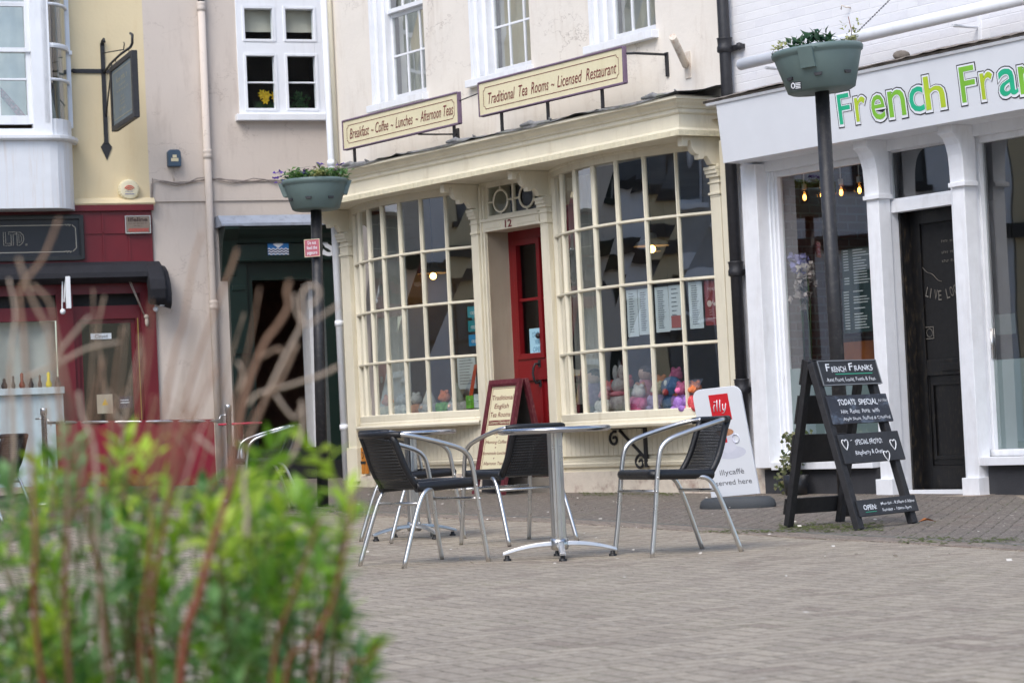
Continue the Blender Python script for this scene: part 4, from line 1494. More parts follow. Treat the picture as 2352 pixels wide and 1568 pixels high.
t = thing('house_plant', 'bushy dark green house plant behind the right casement', 'potted plant', G(.15, 4.8, -.2))
b = MB()
for i in range(120):
    b.leaf(G(.14 + random.gauss(0, .06), 4.86 + random.random() * .2, -.2 + random.gauss(0, .04)), V((random.gauss(0, 1), random.gauss(0, 1), random.gauss(.5, 1))), G.n, .07, .02)
b.build('foliage', MATS.get('dl') or leafmat('house_leaf', (34, 70, 44), (64, 104, 60)), t)
MB().box(G, -.05, .29, 4.80, 4.87, -.24, -.14).build('trough', m_paper, t)

gs = MB()
gs.prof(G, [(0, 2.94), (.15, 2.94), (.16, 2.965), (.15, 2.97), (.15, 3.16), (.19, 3.17), (.21, 3.22), (.27, 3.27), (.30, 3.33), (.30, 3.37), (0, 3.38)], -.86, 1.6)
gs.prof(G, [(0, 2.72), (.10, 2.78), (.12, 2.9), (.17, 3.05), (.22, 3.2), (.34, 3.33), (.34, 3.38), (0, 3.38)], -1.03, -.85)
gs.build('fascia', m_green, pk, .004)
gs = MB()
gs.box(G, -.94, -.72, .25, 2.94, -.02, .09).box(G, -.97, -.70, .25, .7, -.02, .11)
gs.box(G, -.72, -.64, .25, 2.94, -.25, .02)
gs.box(G, -.93, -.73, 1.82, 1.9, .09, .115).box(G, -.91, -.75, 2.6, 2.66, .09, .11)
for i in range(4):
    gs.box(G, -.91 + .045 * i, -.885 + .045 * i, .75, 1.8, .09, .098)
gs.box(G, .26, .45, .25, 2.94, -.25, .09).box(G, -.64, .26, 2.72, 2.94, -.25, .02)
gs.build('door_frame', m_green, pk, .004)
ld = MB()
ld.grid(lambda u, v: G(-1.07 + 2.7 * u, 3.39 + .12 * v, .345 * (1 - .0 * v) - .16 * v + .004 * math.sin(u * 40)), 30, 2)
ld.box(G, -1.07, 1.63, 3.37, 3.395, 0, .35).box(G, -.80, 1.63, 3.365, 3.40, .345, .36)
ld.prism(lambda x, y, z: G(z, y, x), [(.345, 3.395), (.185, 3.51), (0, 3.51), (0, 3.395)], -1.07, -1.06)
ld.build('lead_roof', m_leadblue, pk)
MB().text(G, 'S', .245, 3.005, .165, .205, .155, bold=.04).build('lettering', m_white, pk)
MB().box(G, .215, .27, 3.01, 3.06, .15, .154).box(G, .36, .40, 3.15, 3.20, .15, .154).build('letter_serif', m_white, pk)
fb = MB().box(G, -.455, -.19, 3.02, 3.20, .15, .153).build('flag_sticker', mat('flag_blue', (38, 112, 178), .4), pk)
f2 = MB()
f2.poly(G(-.39, 3.15, .155), G(-.322, 3.105, .155), G(-.255, 3.15, .155), G(-.322, 3.19, .155))
for z in (3.09, 3.06, 3.03):
    f2.grid(lambda u, v: G(-.452 + .26 * u, z + .008 * math.sin(u * 31) + .012 * v - .004, .1552), 28, 1)
f2.build('emblem', m_white, fb)
f3 = MB()
for z in (3.075, 3.045):
    f3.grid(lambda u, v: G(-.452 + .26 * u, z + .008 * math.sin(u * 31) + .013 * v - .004, .1548), 28, 1)
f3.build('wave', mat('navy', (20, 30, 80), .5), fb)
rm = MB()
rm.poly(G(-.9, .2, -3), G(.9, .2, -3), G(.9, 3, -3), G(-.9, 3, -3))
for x in (-.9, .9):
    rm.poly(G(x, .2, -.28), G(x, .2, -3), G(x, 3, -3), G(x, 3, -.28))
rm.poly(G(-.9, .28, -.25), G(.9, .28, -.25), G(.9, .28, -3), G(-.9, .28, -3))
rm.poly(G(-.9, 3, -.25), G(.9, 3, -.25), G(.9, 3, -3), G(-.9, 3, -3))
rm.build('interior', mat('brown_dark', (104, 74, 58), .9, var=.3), pk)
MB().box(G, .13, .23, .62, 2.70, -.55, -.20).build('door_edge', m_whitew, pk)
MB().box(G, -.70, 1.2, .15, .47, -.4, .12).box(G, -.66, 1.2, .47, .64, -.4, .0).build('step', m_black, pk, .004)

dp = thing('drainpipe', 'beige painted drainpipe down the pink wall', 'drainpipe', G(-1.14, .3, .08))
MB().tube([G(-1.15, .25, .07), G(-1.14, 6.12, .07)], .046, 14).build('pipe', m_pink, dp)
for z in (6.10, 4.28, 2.43):
    MB().lathe([(.046, -.06), (.056, -.055), (.056, -.01), (.050, .0), (.057, .02), (.057, .05), (.046, .055)], G(-1.14, z, .07), 14).build('collar', m_pink, dp)
MB().tube([G(-1.14, 6.14, .07), G(-1.14, 8, .07)], .04, 12).build('upper_pipe', m_iron, dp)
t = thing('alarm_box', 'small blue grey alarm box on the pink wall', 'alarm box', G(-1.56, 4.1, .05))
MB().prism(G, [(-1.635, 4.13), (-1.475, 4.13), (-1.475, 4.31), (-1.50, 4.335), (-1.61, 4.335), (-1.635, 4.31)], .0, .09).build('case', mat('slate_blue_plastic', (66, 88, 108), .5), t, .008)
b = MB().box(G, -1.60, -1.51, 4.19, 4.23, .09, .093).box(G, -1.58, -1.53, 4.235, 4.27, .09, .093)
b.build('symbol', m_signcream, t)
MB().tube([G(-1.56, 4.13, .03), G(-1.57, 4.0, .02), G(-1.55, 3.96, .02)], .006, 5).build('lead', m_pink, t)
t = thing('wall_cable', 'thin bundled cables sagging along the pink wall ledge', 'cable', G(-1, 3.95, .03))
b = MB()
for s_ in range(3):
    b.tube([G(-1.85, 3.6 + .0 * s_, .03)] + [G(-1.83 + .14 * i, 3.955 + .02 * s_ * math.sin(i * 1.3 + s_) - .015 * math.sin(i * .8), .035 + .006 * s_) for i in range(17)], .007, 5)
b.tube([G(-1.845, 3.93, .03), G(-1.86, 3.7, .03), G(-1.85, 3.4, .02), G(-1.86, 3.0, .02)], .008, 5)
b.build('wires', mat('cable_grey', (150, 140, 134), .6), t)

# ------------------------------------------------------------------ yellow building with oriel and maroon cafe front
yb = thing('yellow_building', 'pale yellow rendered building with white oriel window over a maroon cafe front', 'building', G(-3.5, .3, 0))
mb = MB()
mb.wall(G, -9, -1.86, 3.6, 8, [(-4.6, -2.95, 4.6, 6.6, .1)])
mb.poly(G(-9, 8, 0), G(-1.86, 8, 0), G(-1.86, 8, -5), G(-9, 8, -5))
mb.build('wall', m_yellow, yb)
MB().prof(G, [(0, 3.66), (.08, 3.66), (.10, 3.69), (.07, 3.73), (.03, 3.76), (0, 3.76)], -3.3, -1.82).build('moulding', m_yellow, yb)
# oriel: flat front and a rounded right side
oc = [(-7.2, 0), (-7.2, .52), (-3.14, .52)] + [(-3.14 + .345 * math.sin(i * .2618), .52 - .52 * (1 - math.cos(i * .2618))) for i in range(1, 7)]
on = oc[1:]
ap_ = MB().sweep(G, oc, [(-.03, 3.60), (0, 3.60), (0, 4.40), (-.03, 4.40)])
ap_.poly(*[G(a, 3.602, c) for a, c in oc])
ap_.build('oriel_apron', mat('white_boarding', (226, 230, 236), .45, var=.03, dirt=(190, 150, 100), dirtamt=.35, dscale=(10, 10, .5)), yb)
MB().sweep(G, oc, [(-.05, 4.40), (.05, 4.40), (.075, 4.42), (.075, 4.455), (.04, 4.465), (-.05, 4.47)]).build('oriel_sill', m_white, yb)
of = MB()
of.box(G, -3.32, -3.10, 4.46, 7.5, .38, .53)
of.sweep(G, oc[2:], [(-.05, 4.46), (.0, 4.46), (.0, 4.66), (-.05, 4.66)])
for z, h in ((5.13, .03), (5.535, .055), (6.03, .03), (6.8, .05)):
    of.sweep(G, oc[2:], [(-.04, z - h / 2), (0, z - h / 2), (0.005, z), (0, z + h / 2), (-.04, z + h / 2)])
for i in (0, 6):
    a, c = oc[2 + i]
    of.box(G, a - .05, a + .02, 4.6, 7.5, c - .03 if c > .05 else 0, c + .01 if c > .05 else .09)
of.box(G, -2.80, -2.76, 5.48, 5.53, .02, .12)
x0 = -4.75
of.frame(G, x0, -3.32, 4.60, 6.05, .055, .41, .47, .10)
of.frame(G, x0, -3.32, 5.45, 7.3, .05, .44, .50, .05)
for z in (5.13, 6.02):
    of.box(G, x0 + .05, -3.36, z - .012, z + .012, .42, .47)
for x in (-3.70, -4.1, -4.45):
    of.box(G, x - .012, x + .012, 4.65, 7.2, .42, .465)
of.box(G, x0, -3.32, 4.46, 4.54, .36, .52)
of.build('oriel_frame', m_white, yb, .003)
gl = MB()
gl.poly(G(x0, 4.6, .44), G(-3.34, 4.6, .44), G(-3.34, 7.3, .44), G(x0, 7.3, .44))
q = oc[2:]
for (a, c), (a2, c2) in zip(q, q[1:]):
    gl.poly(G(a - .015, 4.6, c - .03), G(a2 - .015, 4.6, c2 - .03), G(a2 - .015, 7.4, c2 - .03), G(a - .015, 7.4, c - .03))
gl.build('oriel_pane', m_oldglass, yb)
cu = MB()
cu.grid(lambda u, v: G(-5 + 1.75 * u - .0 * v + (.25 * (1 - v) ** 2 if u > .9 else 0), 4.62 + 2.7 * v, .30 + .03 * math.sin(u * 40)), 60, 6)
cu.grid(lambda u, v: G(-2.95 + .1 * u, 4.62 + 2.7 * v, .12 + .02 * math.sin(u * 20)), 12, 2)
cu.build('oriel_curtain', mat('grey_white_curtain', (206, 206, 198), .9), yb)
cu = MB()
cu.grid(lambda u, v: G(-3.72 + .33 * v ** 1.2 * -1 + .10 * u + .30 * (1 - v), 4.60 + .75 * v, .40 + .02 * u), 6, 10)
cu.build('patterned_curtain', mat('patterned_fabric', (120, 50, 60), .9, var=.9, scale=30, dirt=(216, 200, 190), dirtamt=.9, dscale=(14, 14, 14)), yb)
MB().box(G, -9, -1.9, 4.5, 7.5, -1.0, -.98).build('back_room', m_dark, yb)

# maroon cafe front
cafe = thing('maroon_cafe', 'maroon painted cafe shop front with ribbed fascia under the oriel window', 'shop front', G(-3, .3, 0))
mb = MB()
mb.wall(G, -9, -1.86, 2.6, 3.67, [], c=.04)
mb.wall(G, -9, -1.86, -.2, 2.62, [(-2.80, -2.10, .45, 2.30, .1), (-2.86, -2.05, 2.46, 2.62, .1), (-6.2, -3.04, 1.45, 2.30, .1), (-6.2, -3.04, 2.46, 2.62, .1)], c=.0)
for x in (-2.46, -2.145):
    mb.box(G, x - .012, x + .012, 3.0, 3.58, .04, .055)
mb.box(G, -2.72, -2.15, 3.325, 3.35, .04, .055)
mb.box(G, -9, -1.84, 3.60, 3.67, .04, .09)
mb.box(G, -9, -1.86, 2.97, 3.0, .04, .07)
mb.box(G, -2.04, -1.86, .0, 2.62, .0, .05).box(G, -3.06, -2.86, .0, 2.62, 0, .05)
mb.build('panelling', m_maroon, cafe)
gl = MB()
for a0, a1, z0, z1 in ((-2.80, -2.10, .45, 2.30), (-6.2, -3.04, 1.45, 2.30)):
    gl.poly(G(a0, z0, -.06), G(a1, z0, -.06), G(a1, z1, -.06), G(a0, z1, -.06))
gl.build('pane', m_glass, cafe)
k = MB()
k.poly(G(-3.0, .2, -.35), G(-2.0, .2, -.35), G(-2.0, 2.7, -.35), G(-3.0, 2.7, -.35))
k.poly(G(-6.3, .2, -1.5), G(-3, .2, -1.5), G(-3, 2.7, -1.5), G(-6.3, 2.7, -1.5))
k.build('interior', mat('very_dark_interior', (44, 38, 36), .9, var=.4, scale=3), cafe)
cu = MB().grid(lambda u, v: G(-6 + 2.95 * u, 1.5 + .8 * v, -.14 + .03 * math.sin(u * 60)), 90, 1)
cu.build('window_curtain', m_curt, cafe)
dt = MB().frame(G, -2.80, -2.10, .45, 2.30, .05, -.08, -.05)
dt.build('door', m_maroon, cafe)
MB().box(G, -2.085, -2.075, .5, 2.3, .02, .03).build('brass_strip', mat('brass', (190, 160, 90), .35, .9), cafe)
k = MB().box(G, -2.86, -2.05, 2.46, 2.62, -.12, -.1).box(G, -6.2, -3.04, 2.46, 2.62, -.12, -.1)
k.build('transom_pane', m_matt, cafe)
st = MB().box(G, -7, -3.03, 1.42, 1.50, .0, .22).box(G, -7, -3.04, .2, 1.42, .0, .16)
st.build('window_ledge', mat('pale_blue_paint', (190, 206, 210), .5, dirt=(150, 150, 150)), cafe, .005)
for (w_, c_), lb in zip(((.03, (40, 36, 34)), (.02, (60, 50, 44)), (.03, (120, 60, 40)), (.025, (50, 46, 44)), (.02, (96, 74, 60)), (.03, (210, 190, 40)), (.025, (44, 40, 40))), range(7)):
    a = -3.72 + .105 * lb
    t = thing('ornament', ['squat dark ornament near the left end of the pale blue ledge', 'thin brown bottle on the pale blue window ledge', 'rust coloured figurine on the pale blue window ledge', 'dark grey round ornament on the pale blue window ledge', 'brown pointed figurine on the pale blue window ledge', 'yellow little pot on the pale blue window ledge', 'black ornament nearest the maroon post on the ledge'][lb], 'ornament', G(a, 1.5, .1), 'ornaments on the cafe window ledge')
    MB().lathe([(0, 0), (w_, 0), (w_ * 1.3, .04), (w_ * .6, .09), (w_ * .7, .11 + .03 * (lb % 3)), (0, .13 + .03 * (lb % 3))], G(a, 1.5, .1), 10).build('figure', mat('ornament_%d' % lb, c_, .5), t)
q = thing('closed_sign', 'small white sign reading Closed on the cafe door glass', 'sign', G(-2.5, 2.1, -.05))
z = G.px(232, 772, -.05)
MB().box(G, z[0] - .125, z[0] + .125, z[1] - .035, z[1] + .035, -.05, -.045).build('plate', m_paper, q)
MB().text(G, 'Closed', z[0], z[1] - .02, .15, .042, -.043, center=True).build('lettering', m_grey, q)
z = G.px(240, 930, -.05)
q = thing('warning_notice', 'pale notice with yellow warning triangle on the cafe door', 'sign', G(z[0], z[1], -.05))
MB().box(G, z[0] - .09, z[0] + .1, z[1] - .1, z[1] + .13, -.05, -.046).build('paper', mat('buff_paper', (176, 170, 150), .7), q)
MB().poly(G(z[0] - .03, z[1] + .0, -.044), G(z[0] + .05, z[1] + .0, -.044), G(z[0] + .01, z[1] + .08, -.044)).build('triangle', mat('warning_yellow', (220, 180, 30), .5), q)
z = G.px(288, 925, -.05)
q = thing('card_notice', 'dark blue notice low on the cafe door glass', 'sign', G(z[0], z[1], -.05))
MB().box(G, z[0] - .08, z[0] + .09, z[1] - .06, z[1] + .08, -.05, -.046).build('paper', mat('navy_card', (30, 34, 60), .6), q)
MB().box(G, z[0] - .06, z[0] + .04, z[1] + .03, z[1] + .04, -.046, -.045).box(G, z[0] - .06, z[0] + .05, z[1], z[1] + .01, -.046, -.045).build('print', m_paper, q)

ns = thing('name_sign', 'black framed name sign with white lettering ending LTD. on the maroon fascia', 'sign', G(-4, 3.02, .06))
b = MB().box(G, -6.5, -2.74, 3.05, 3.52, .04, .085)
b.build('board', mat('black_sign_board', (34, 36, 44), .4), ns)
MB().frame(G, -6.55, -2.70, 3.02, 3.55, .05, .04, .11).build('frame', m_black, ns, .008)
l = MB()
for z in (3.435, 3.115):
    l.box(G, -6.3, -2.93, z - .004, z + .004, .085, .088)
    l.tube([G(-2.93 + .012 * i, z + .012 * math.sin(i * 2.2), .088) for i in range(7)], .006, 5)
l.tube([G(-2.84, 3.435, .088), G(-2.80, 3.40, .088), G(-2.795, 3.16, .088), G(-2.84, 3.115, .088)], .005, 5)


def outl(mb, P, pts, r=.0035, c=.088):
    mb.tube([P(a, b, c) for a, b in pts], r, 4, closed=True)


outl(l, G, [(-3.66, 3.36), (-3.635, 3.36), (-3.635, 3.225), (-3.58, 3.225), (-3.58, 3.20), (-3.66, 3.20)])
outl(l, G, [(-3.60, 3.36), (-3.51, 3.36), (-3.51, 3.335), (-3.545, 3.335), (-3.545, 3.20), (-3.57, 3.20), (-3.57, 3.335), (-3.60, 3.335)])
outl(l, G, [(-3.50, 3.36), (-3.46, 3.355), (-3.425, 3.32), (-3.42, 3.27), (-3.435, 3.23), (-3.47, 3.2), (-3.50, 3.2)])
outl(l, G, [(-3.478, 3.335), (-3.455, 3.32), (-3.445, 3.28), (-3.455, 3.24), (-3.478, 3.225)], .0025)
outl(l, G, [(-3.40, 3.215), (-3.385, 3.215), (-3.385, 3.2), (-3.40, 3.2)])
l.build('lettering', mat('ivory_lettering', (206, 200, 184), .6), ns)
pq = thing('plaque', 'rectangular steel plaque with red checkered base on the maroon fascia', 'sign', G(-2, 3.3, .06))
MB().box(G, -2.19, -1.89, 3.325, 3.53, .04, .085).build('plate', mat('bronze_plate', (134, 120, 108), .4, .3), pq, .004)
MB().frame(G, -2.195, -1.885, 3.32, 3.535, .008, .05, .092).build('frame', m_alu, pq)
l = MB().text(G, 'lifeline', -2.04, 3.465, .24, .05, .087, bold=.03, center=True)
l.scrib(G, -2.04, 3.435, .22, .016, .087, center=True).scrib(G, -2.04, 3.405, .10, .014, .087, center=True)
l.build('lettering', mat('dark_brown_ink', (60, 44, 40), .6), pq)
l = MB()
for i in range(16):
    for j in range(3):
        if (i + j) % 2:
            l.box(G, -2.16 + .0155 * i, -2.145 + .0155 * i, 3.34 + .014 * j, 3.353 + .014 * j, .085, .088)
l.build('chequer', mat('chequer_red', (200, 50, 40), .5), pq)
bx = thing('bell_box', 'round cream alarm bell box with red roof symbol on yellow wall', 'alarm box', G(-2.18, 3.87, .05))
z = G.px(294, 437)
Q = Frame(G(z[0], z[1], 0), G.u)
b = MB()
n = 44
pr = [(.125, .0), (.125, .05), (.105, .085), (.08, .09), (.0, .092)]
b.add([Q((r * (1 + (.05 if (j % 2 and r > .1) else 0))) * math.cos(6.28319 * j / n), (r * (1 + (.05 if (j % 2 and r > .1) else 0))) * math.sin(6.28319 * j / n), c) for r, c in pr for j in range(n)], [(i * n + j, i * n + (j + 1) % n, (i + 1) * n + (j + 1) % n, (i + 1) * n + j) for i in range(4) for j in range(n)])
b.build('case', mat('cream_plastic', (222, 214, 184), .45), bx)
l = MB()
for r in (.065, .045, .025):
    l.tube([Q(r * 1.0 * math.cos(.5 + i * .2134), -.02 + r * math.sin(.5 + i * .2134), .094) for i in range(11)], .006, 5)
l.build('symbol', mat('symbol_red', (206, 76, 50), .5), bx)
l = MB().scrib(Q, 0, -.035, .10, .026, .094, center=True, word=99)
l.box(Q, -.055, .055, -.06, -.05, .09, .094)
l.build('lettering', mat('symbol_grey', (120, 120, 150), .5), bx)

aw = thing('awning', 'rolled black canvas awning with white folding arms over the cafe window', 'awning', G(-3, 2.8, .2))
out = [(.03, 2.97), (.14, 2.98), (.26, 2.93), (.33, 2.84), (.34, 2.78), (.25, 2.74), (.12, 2.72), (.03, 2.74)]
b = MB()
b.sweep(G, [(-9, 0), (-1.98, 0)], out)
b.build('canvas', mat('black_canvas', (30, 31, 38), .8, var=.2, scale=8, bump=.3), aw)
b = MB()
out = [(.03, 2.97), (.14, 2.975), (.30, 2.90), (.42, 2.74), (.46, 2.62), (.44, 2.5), (.36, 2.44), (.27, 2.46), (.28, 2.62), (.20, 2.74), (.03, 2.74)]
b.grid(lambda u, v: G(-1.99 + .26 * u ** .7, 0, 0) + V((0, 0, 1)) * (out[min(7, int(v * 7))][1] - .06 * u) + G.n * (out[min(7, int(v * 7))][0] - .05 * u), 5, 7)
b.prof(G, out, -2.0, -1.80)
b.build('valance', MATS['black_canvas'], aw, .02)
for x in (-2.98, -1.86):
    b = MB().box(G, x - .01, x + .045, 2.42, 2.80, .30, .36)
    b.tube([G(x + .0, 2.76, .28), G(x - .02, 2.5, .26)], .012, 6)
    b.tube([G(x - .03, 2.78, .26), G(x - .045, 2.40, .24)], .01, 6)
    b.ball(G(x - .04, 2.39, .25), .035)
    b.build('arm', m_white, aw, .004)
b = MB().tube([G(-2.22, 2.78, .2), G(-2.0, 2.30, .08)], .004, 5).tube([G(-2.20, 2.78, .2), G(-1.985, 2.28, .08)], .004, 5)
b.ball(G(-1.98, 2.25, .08), .03, .8, .8, 2).ball(G(-1.985, 2.31, .08), .03)
b.build('pull_cord', mat('cord_cream', (190, 180, 168), .8), aw)

hs = thing('hanging_sign', 'dark framed hanging sign on a wrought iron bracket on the yellow wall', 'sign', G(-2.36, 4.9, 0))
b = MB()
b.box(G, -2.395, -2.345, 4.42, 5.64, .0, .02)
b.box(G, -2.74, -2.15, 5.275, 5.325, .0, .02)
b.tube([G(-2.37, 5.62, .01), G(-2.37, 5.66, .03), G(-2.36, 5.68, .06), G(-2.355, 5.64, .07)], .02, 6)
b.tube([G(-2.72, 5.3, .01), G(-2.75, 5.3, .04), G(-2.735, 5.3, .07)], .022, 6)
b.poly(G(-2.37, 4.22, .012), G(-2.30, 4.38, .012), G(-2.345, 4.44, .012), G(-2.395, 4.44, .012), G(-2.44, 4.38, .012))
arm = [G(-2.36, 5.28, .02), G(-2.36, 5.33, .45), G(-2.36, 5.345, 1.05), G(-2.36, 5.335, 1.6), G(-2.36, 5.36, 1.72), G(-2.36, 5.46, 1.74), G(-2.36, 5.49, 1.64)]
b.tube(arm, .016, 6)
b.tube([G(-2.36, 5.52, .02), G(-2.36, 5.37, 1.22), G(-2.36, 5.43, 1.28), G(-2.36, 5.45, 1.24)], .007, 6)
b.tube([G(-2.36, 4.75, .02), G(-2.36, 5.33, .5)], .009, 6)
for c in (.72, 1.5):
    b.tube([G(-2.36, 5.34, c), G(-2.36, 5.30, c + .02), G(-2.36, 5.26, c - .01), G(-2.36, 5.22, c)], .006, 5)
b.build('bracket', m_iron, hs)
HS = Frame(G(-2.36, 4.53, .53), G.n * 1.3, (0, 0, 1))
HS.n = G.u if G.u.dot(V((0, -1, 0))) > 0 else G.u
b = MB().box(HS, .0, .96, 0, .72, -.02, .02)
b.build('panel', mat('slate_panel', (104, 116, 122), .5), hs)
MB().frame(HS, -.03, .99, -.03, .74, .06, -.035, .035).build('frame', m_iron, hs, .006)
l = MB()
for sgn in (-1, 1):
    c = .0225 * sgn
    l.frame(HS, .08, .88, .08, .64, .008, min(c, c * .95), max(c, c * .95))
    Pm = HS
    for y, k, cp in ((.50, .42, .07), (.44, .24, .03), (.38, .44, .035), (.30, .12, .03), (.26, .2, .03), (.22, .15, .03), (.15, .26, .045)):
        l.scrib(Pm, .48, y, k * 1.15, cp, c, center=True)
l.build('lettering', mat('dull_gold_lettering', (160, 154, 128), .6), hs)

# ------------------------------------------------------------------ planters on posts
def planter_post(bpx, tpx, D, rim, height, rb, label, plants, tiltx=0, lugs=()):
    base = at(bpx[0], bpx[1], D)
    base.z = gz(base.x, base.y)
    top = at(tpx[0], tpx[1], D)
    t = thing('planter_post', label, 'planter', base, 'plastic planters on black posts')
    MB().tube([base + V((0, 0, -.1)), top + V((0, 0, .02))], .05, 18).build('post', mat('worn_black_post', (36, 36, 39), .5, var=.25, scale=10, bump=.2, dirt=(96, 92, 86), dirtamt=.5, dscale=(10, 10, 10)), t)
    M = Matrix.Rotation(tiltx, 3, 'Y')
    T_ = lambda p: top + M @ V(p)
    b = MB()
    b.lathe([(0, 0), (rb * .9, 0), (rb, .012), (rb + (rim - rb) * .8, height - .06), (rim - .015, height - .05), (rim, height - .04), (rim + .006, height - .015), (rim - .004, height), (rim - .03, height), (rim - .05, height - .06), (0, height - .06)], top, 48, tilt=M)
    for an in lugs:
        ca, sa = math.cos(an), math.sin(an)
        P = lambda x, y, z: T_((ca * x - sa * z, sa * x + ca * z, y))
        r1 = rb + (rim - rb) * .45
        b.prism(P, [(r1 - .02, height * .48), (r1 + .035, height * .48), (rim + .035, height - .02), (rim - .03, height - .02)], -.05, .05)
    bo = b.build('tub', m_planter, t)
    b = MB()
    for an in (-1.75, -.9, -2.6):
        r2 = rb + (rim - rb) * .3
        P = lambda x, y, z: T_((math.cos(an) * z - math.sin(an) * x, math.sin(an) * z + math.cos(an) * x, y))
        b.prism(P, [(-.03, .105), (.03, .105), (.022, .085), (-.022, .085)], r2 - .02, r2 + .012)
    b.build('drain_slot', m_grey, bo)
    plants(t, T_, rim, height)
    return t


def cluster(b, o, n, L, W, spread, upw=.6, sq=1):
    for i in range(n):
        d = V((random.gauss(0, 1), random.gauss(0, 1), abs(random.gauss(0, 1)) * upw + .1))
        b.leaf(o + V((random.gauss(0, spread), random.gauss(0, spread) * sq, random.gauss(0, spread * .5))), d, V((random.gauss(0, .4), -.4, 1)), L * random.uniform(.7, 1.2), W * random.uniform(.7, 1.2))


m_lf = leafmat('bedding_leaf', (50, 96, 44), (104, 136, 66))
m_lfd = leafmat('dark_bedding_leaf', (30, 66, 44), (60, 96, 60))
m_lfy = leafmat('pale_bedding_leaf', (130, 142, 80), (178, 176, 120))
m_pans = leafmat('purple_pansy', (66, 36, 130), (96, 52, 170), .2)
m_pand = leafmat('dark_pansy', (60, 34, 60), (96, 60, 84), .2)


def pl_left(t, T_, rim, h):
    b, y, f, fd = MB(), MB(), MB(), MB()
    for i in range(60):
        an, r = random.random() * 6.283, rim * .95 * random.random() ** .5
        (y if abs(r * math.cos(an)) < .1 and i % 2 else b)
        tgt = y if abs(r * math.cos(an)) < .09 and i % 2 else b
        cluster(tgt, T_((r * math.cos(an), r * math.sin(an), h + random.uniform(-.01, .065))), 18, .045, .032, .028, .6)
    for q, n in (((-rim - .02, -.03, h + .075), 6), ((-rim - .03, -.02, h + .03), 6), ((-rim + .01, -.06, h - .02), 7), ((.06, -.12, h + .12), 6), ((.24, -.1, h + .11), 5), ((-.1, -.16, h + .05), 5)):
        cluster(f, T_(q), n, .045, .04, .012, .2)
    for q in ((.0, -.12, h + .10), (-.06, -.14, h + .07), (.2, -.14, h + .07)):
        cluster(fd, T_(q), 5, .035, .03, .012, .2)
    b.build('foliage', m_lf, t)
    y.build('pale_foliage', m_lfy, t)
    f.build('blossom', m_pans, t)
    fd.build('dark_blossom', m_pand, t)
    MB().tube([T_((-.2, -.1, h)), T_((-.12, -.1, h + .1)), T_((-.03, -.12, h + .11))], .002, 4).tube([T_((.2, 0, h)), T_((.22, 0, h + .14)), T_((.19, 0, h + .18))], .002, 4).build('stem', m_lead, t)
    MB().lathe([(0, 0), (rim - .05, 0)], T_((0, 0, h - .05)), 24).build('soil', mat('soil', (50, 40, 32), .95, bump=.8), t)


def pl_right(t, T_, rim, h):
    b, y = MB(), MB()
    for x, yy, z, n, L in ((-.17, -.12, .03, 14, .09), (-.12, -.1, .05, 12, .09), (-.03, -.08, .06, 14, .10), (0.0, -.05, .10, 10, .09), (.06, -.1, .05, 12, .09), (.12, -.1, .03, 12, .07)):
        cluster(b, T_((x, yy, h + z - .02)), n, L, L * .45, .025, 1.2)
    for x, z, n in ((-.28, .02, 22), (-.24, .05, 14), (.25, .03, 16), (.27, .07, 10), (.22, .02, 14)):
        cluster(y, T_((x, -.08, h + z)), n, .035, .025, .02, .7)
    for i in range(20):
        an, r = random.random() * 6.283, rim * .85 * random.random() ** .5
        cluster(b, T_((r * math.cos(an), r * math.sin(an), h - .02)), 8, .06, .03, .03, .6)
    for i in range(9):
        cluster(y, T_((.24 + .008 * i * (-1) ** i, -.06, h + .02 + .017 * i)), 2, .035, .022, .01, .6)
    y2 = MB().tube([T_((.24, -.06, h)), T_((.245, -.06, h + .1)), T_((.235, -.06, h + .19))], .003, 4)
    b.build('foliage', m_lfd, t)
    y.build('pale_foliage', m_lfy, t)
    y2.build('stem', mat('red_stem', (110, 60, 44)), t)
    MB().lathe([(0, 0), (rim - .05, 0)], T_((0, 0, h - .05)), 24).build('soil', MATS['soil'] if 'soil' in MATS else mat('soil', (50, 40, 32), .95, bump=.8), t)


pL = planter_post((741, 1153), (726, 483), 22.5, .295, .275, .215, 'tall post planter of purple pansies before the green shop front', pl_left, lugs=(math.pi * .97, .1))
pR = planter_post((1944, 1190), (1888, 211), 17.3, .315, .30, .235, 'tall post planter of dark leafy plants before the sandwich shop', pl_right, tiltx=R(-4), lugs=(-1.95,))
b = MB()
P0 = at(1817, 208, 17.02)
Q = Frame(P0, V((.9, -.42, 0)).normalized())
b.box(Q, 0, .075, 0, .055, -.004, .004)
lb = b.build('maker_label', m_black, pR)
b = MB().tube([Q(.018 + .012 * math.cos(i * .785), .028 + .018 * math.sin(i * .785), .006) for i in range(8)], .004, 4, closed=True)
for i in range(4):
    b.box(Q, .034, .07, .008 + .011 * i, .013 + .011 * i, .004, .006)
b.build('print', m_chalk, lb)
t = thing('notice_sign', 'small pink sign saying do not feed the pigeons fixed to the left post', 'sign', at(717, 590, 22.42))
Q = Frame(at(700, 591, 22.42), V((1, 0, .03)).normalized())
MB().box(Q, 0, .138, 0, .158, -.01, .0).build('plate', mat('faded_red_sign', (176, 92, 106), .5, var=.04), t)
MB().frame(Q, 0, .138, 0, .158, .004, -.001, .002).build('frame', m_signcream, t)
l = MB()
for i, (wd, k) in enumerate((('Do not', .075), ('feed the', .092), ('pigeons', .090))):
    l.text(Q, wd, .069, .112 - .044 * i, k, .031, .003, bold=.006, center=True)
l.build('lettering', m_paper, t)

# ------------------------------------------------------------------ A-boards
gd = lambda p: V((p.x, p.y, gz(p.x, p.y)))


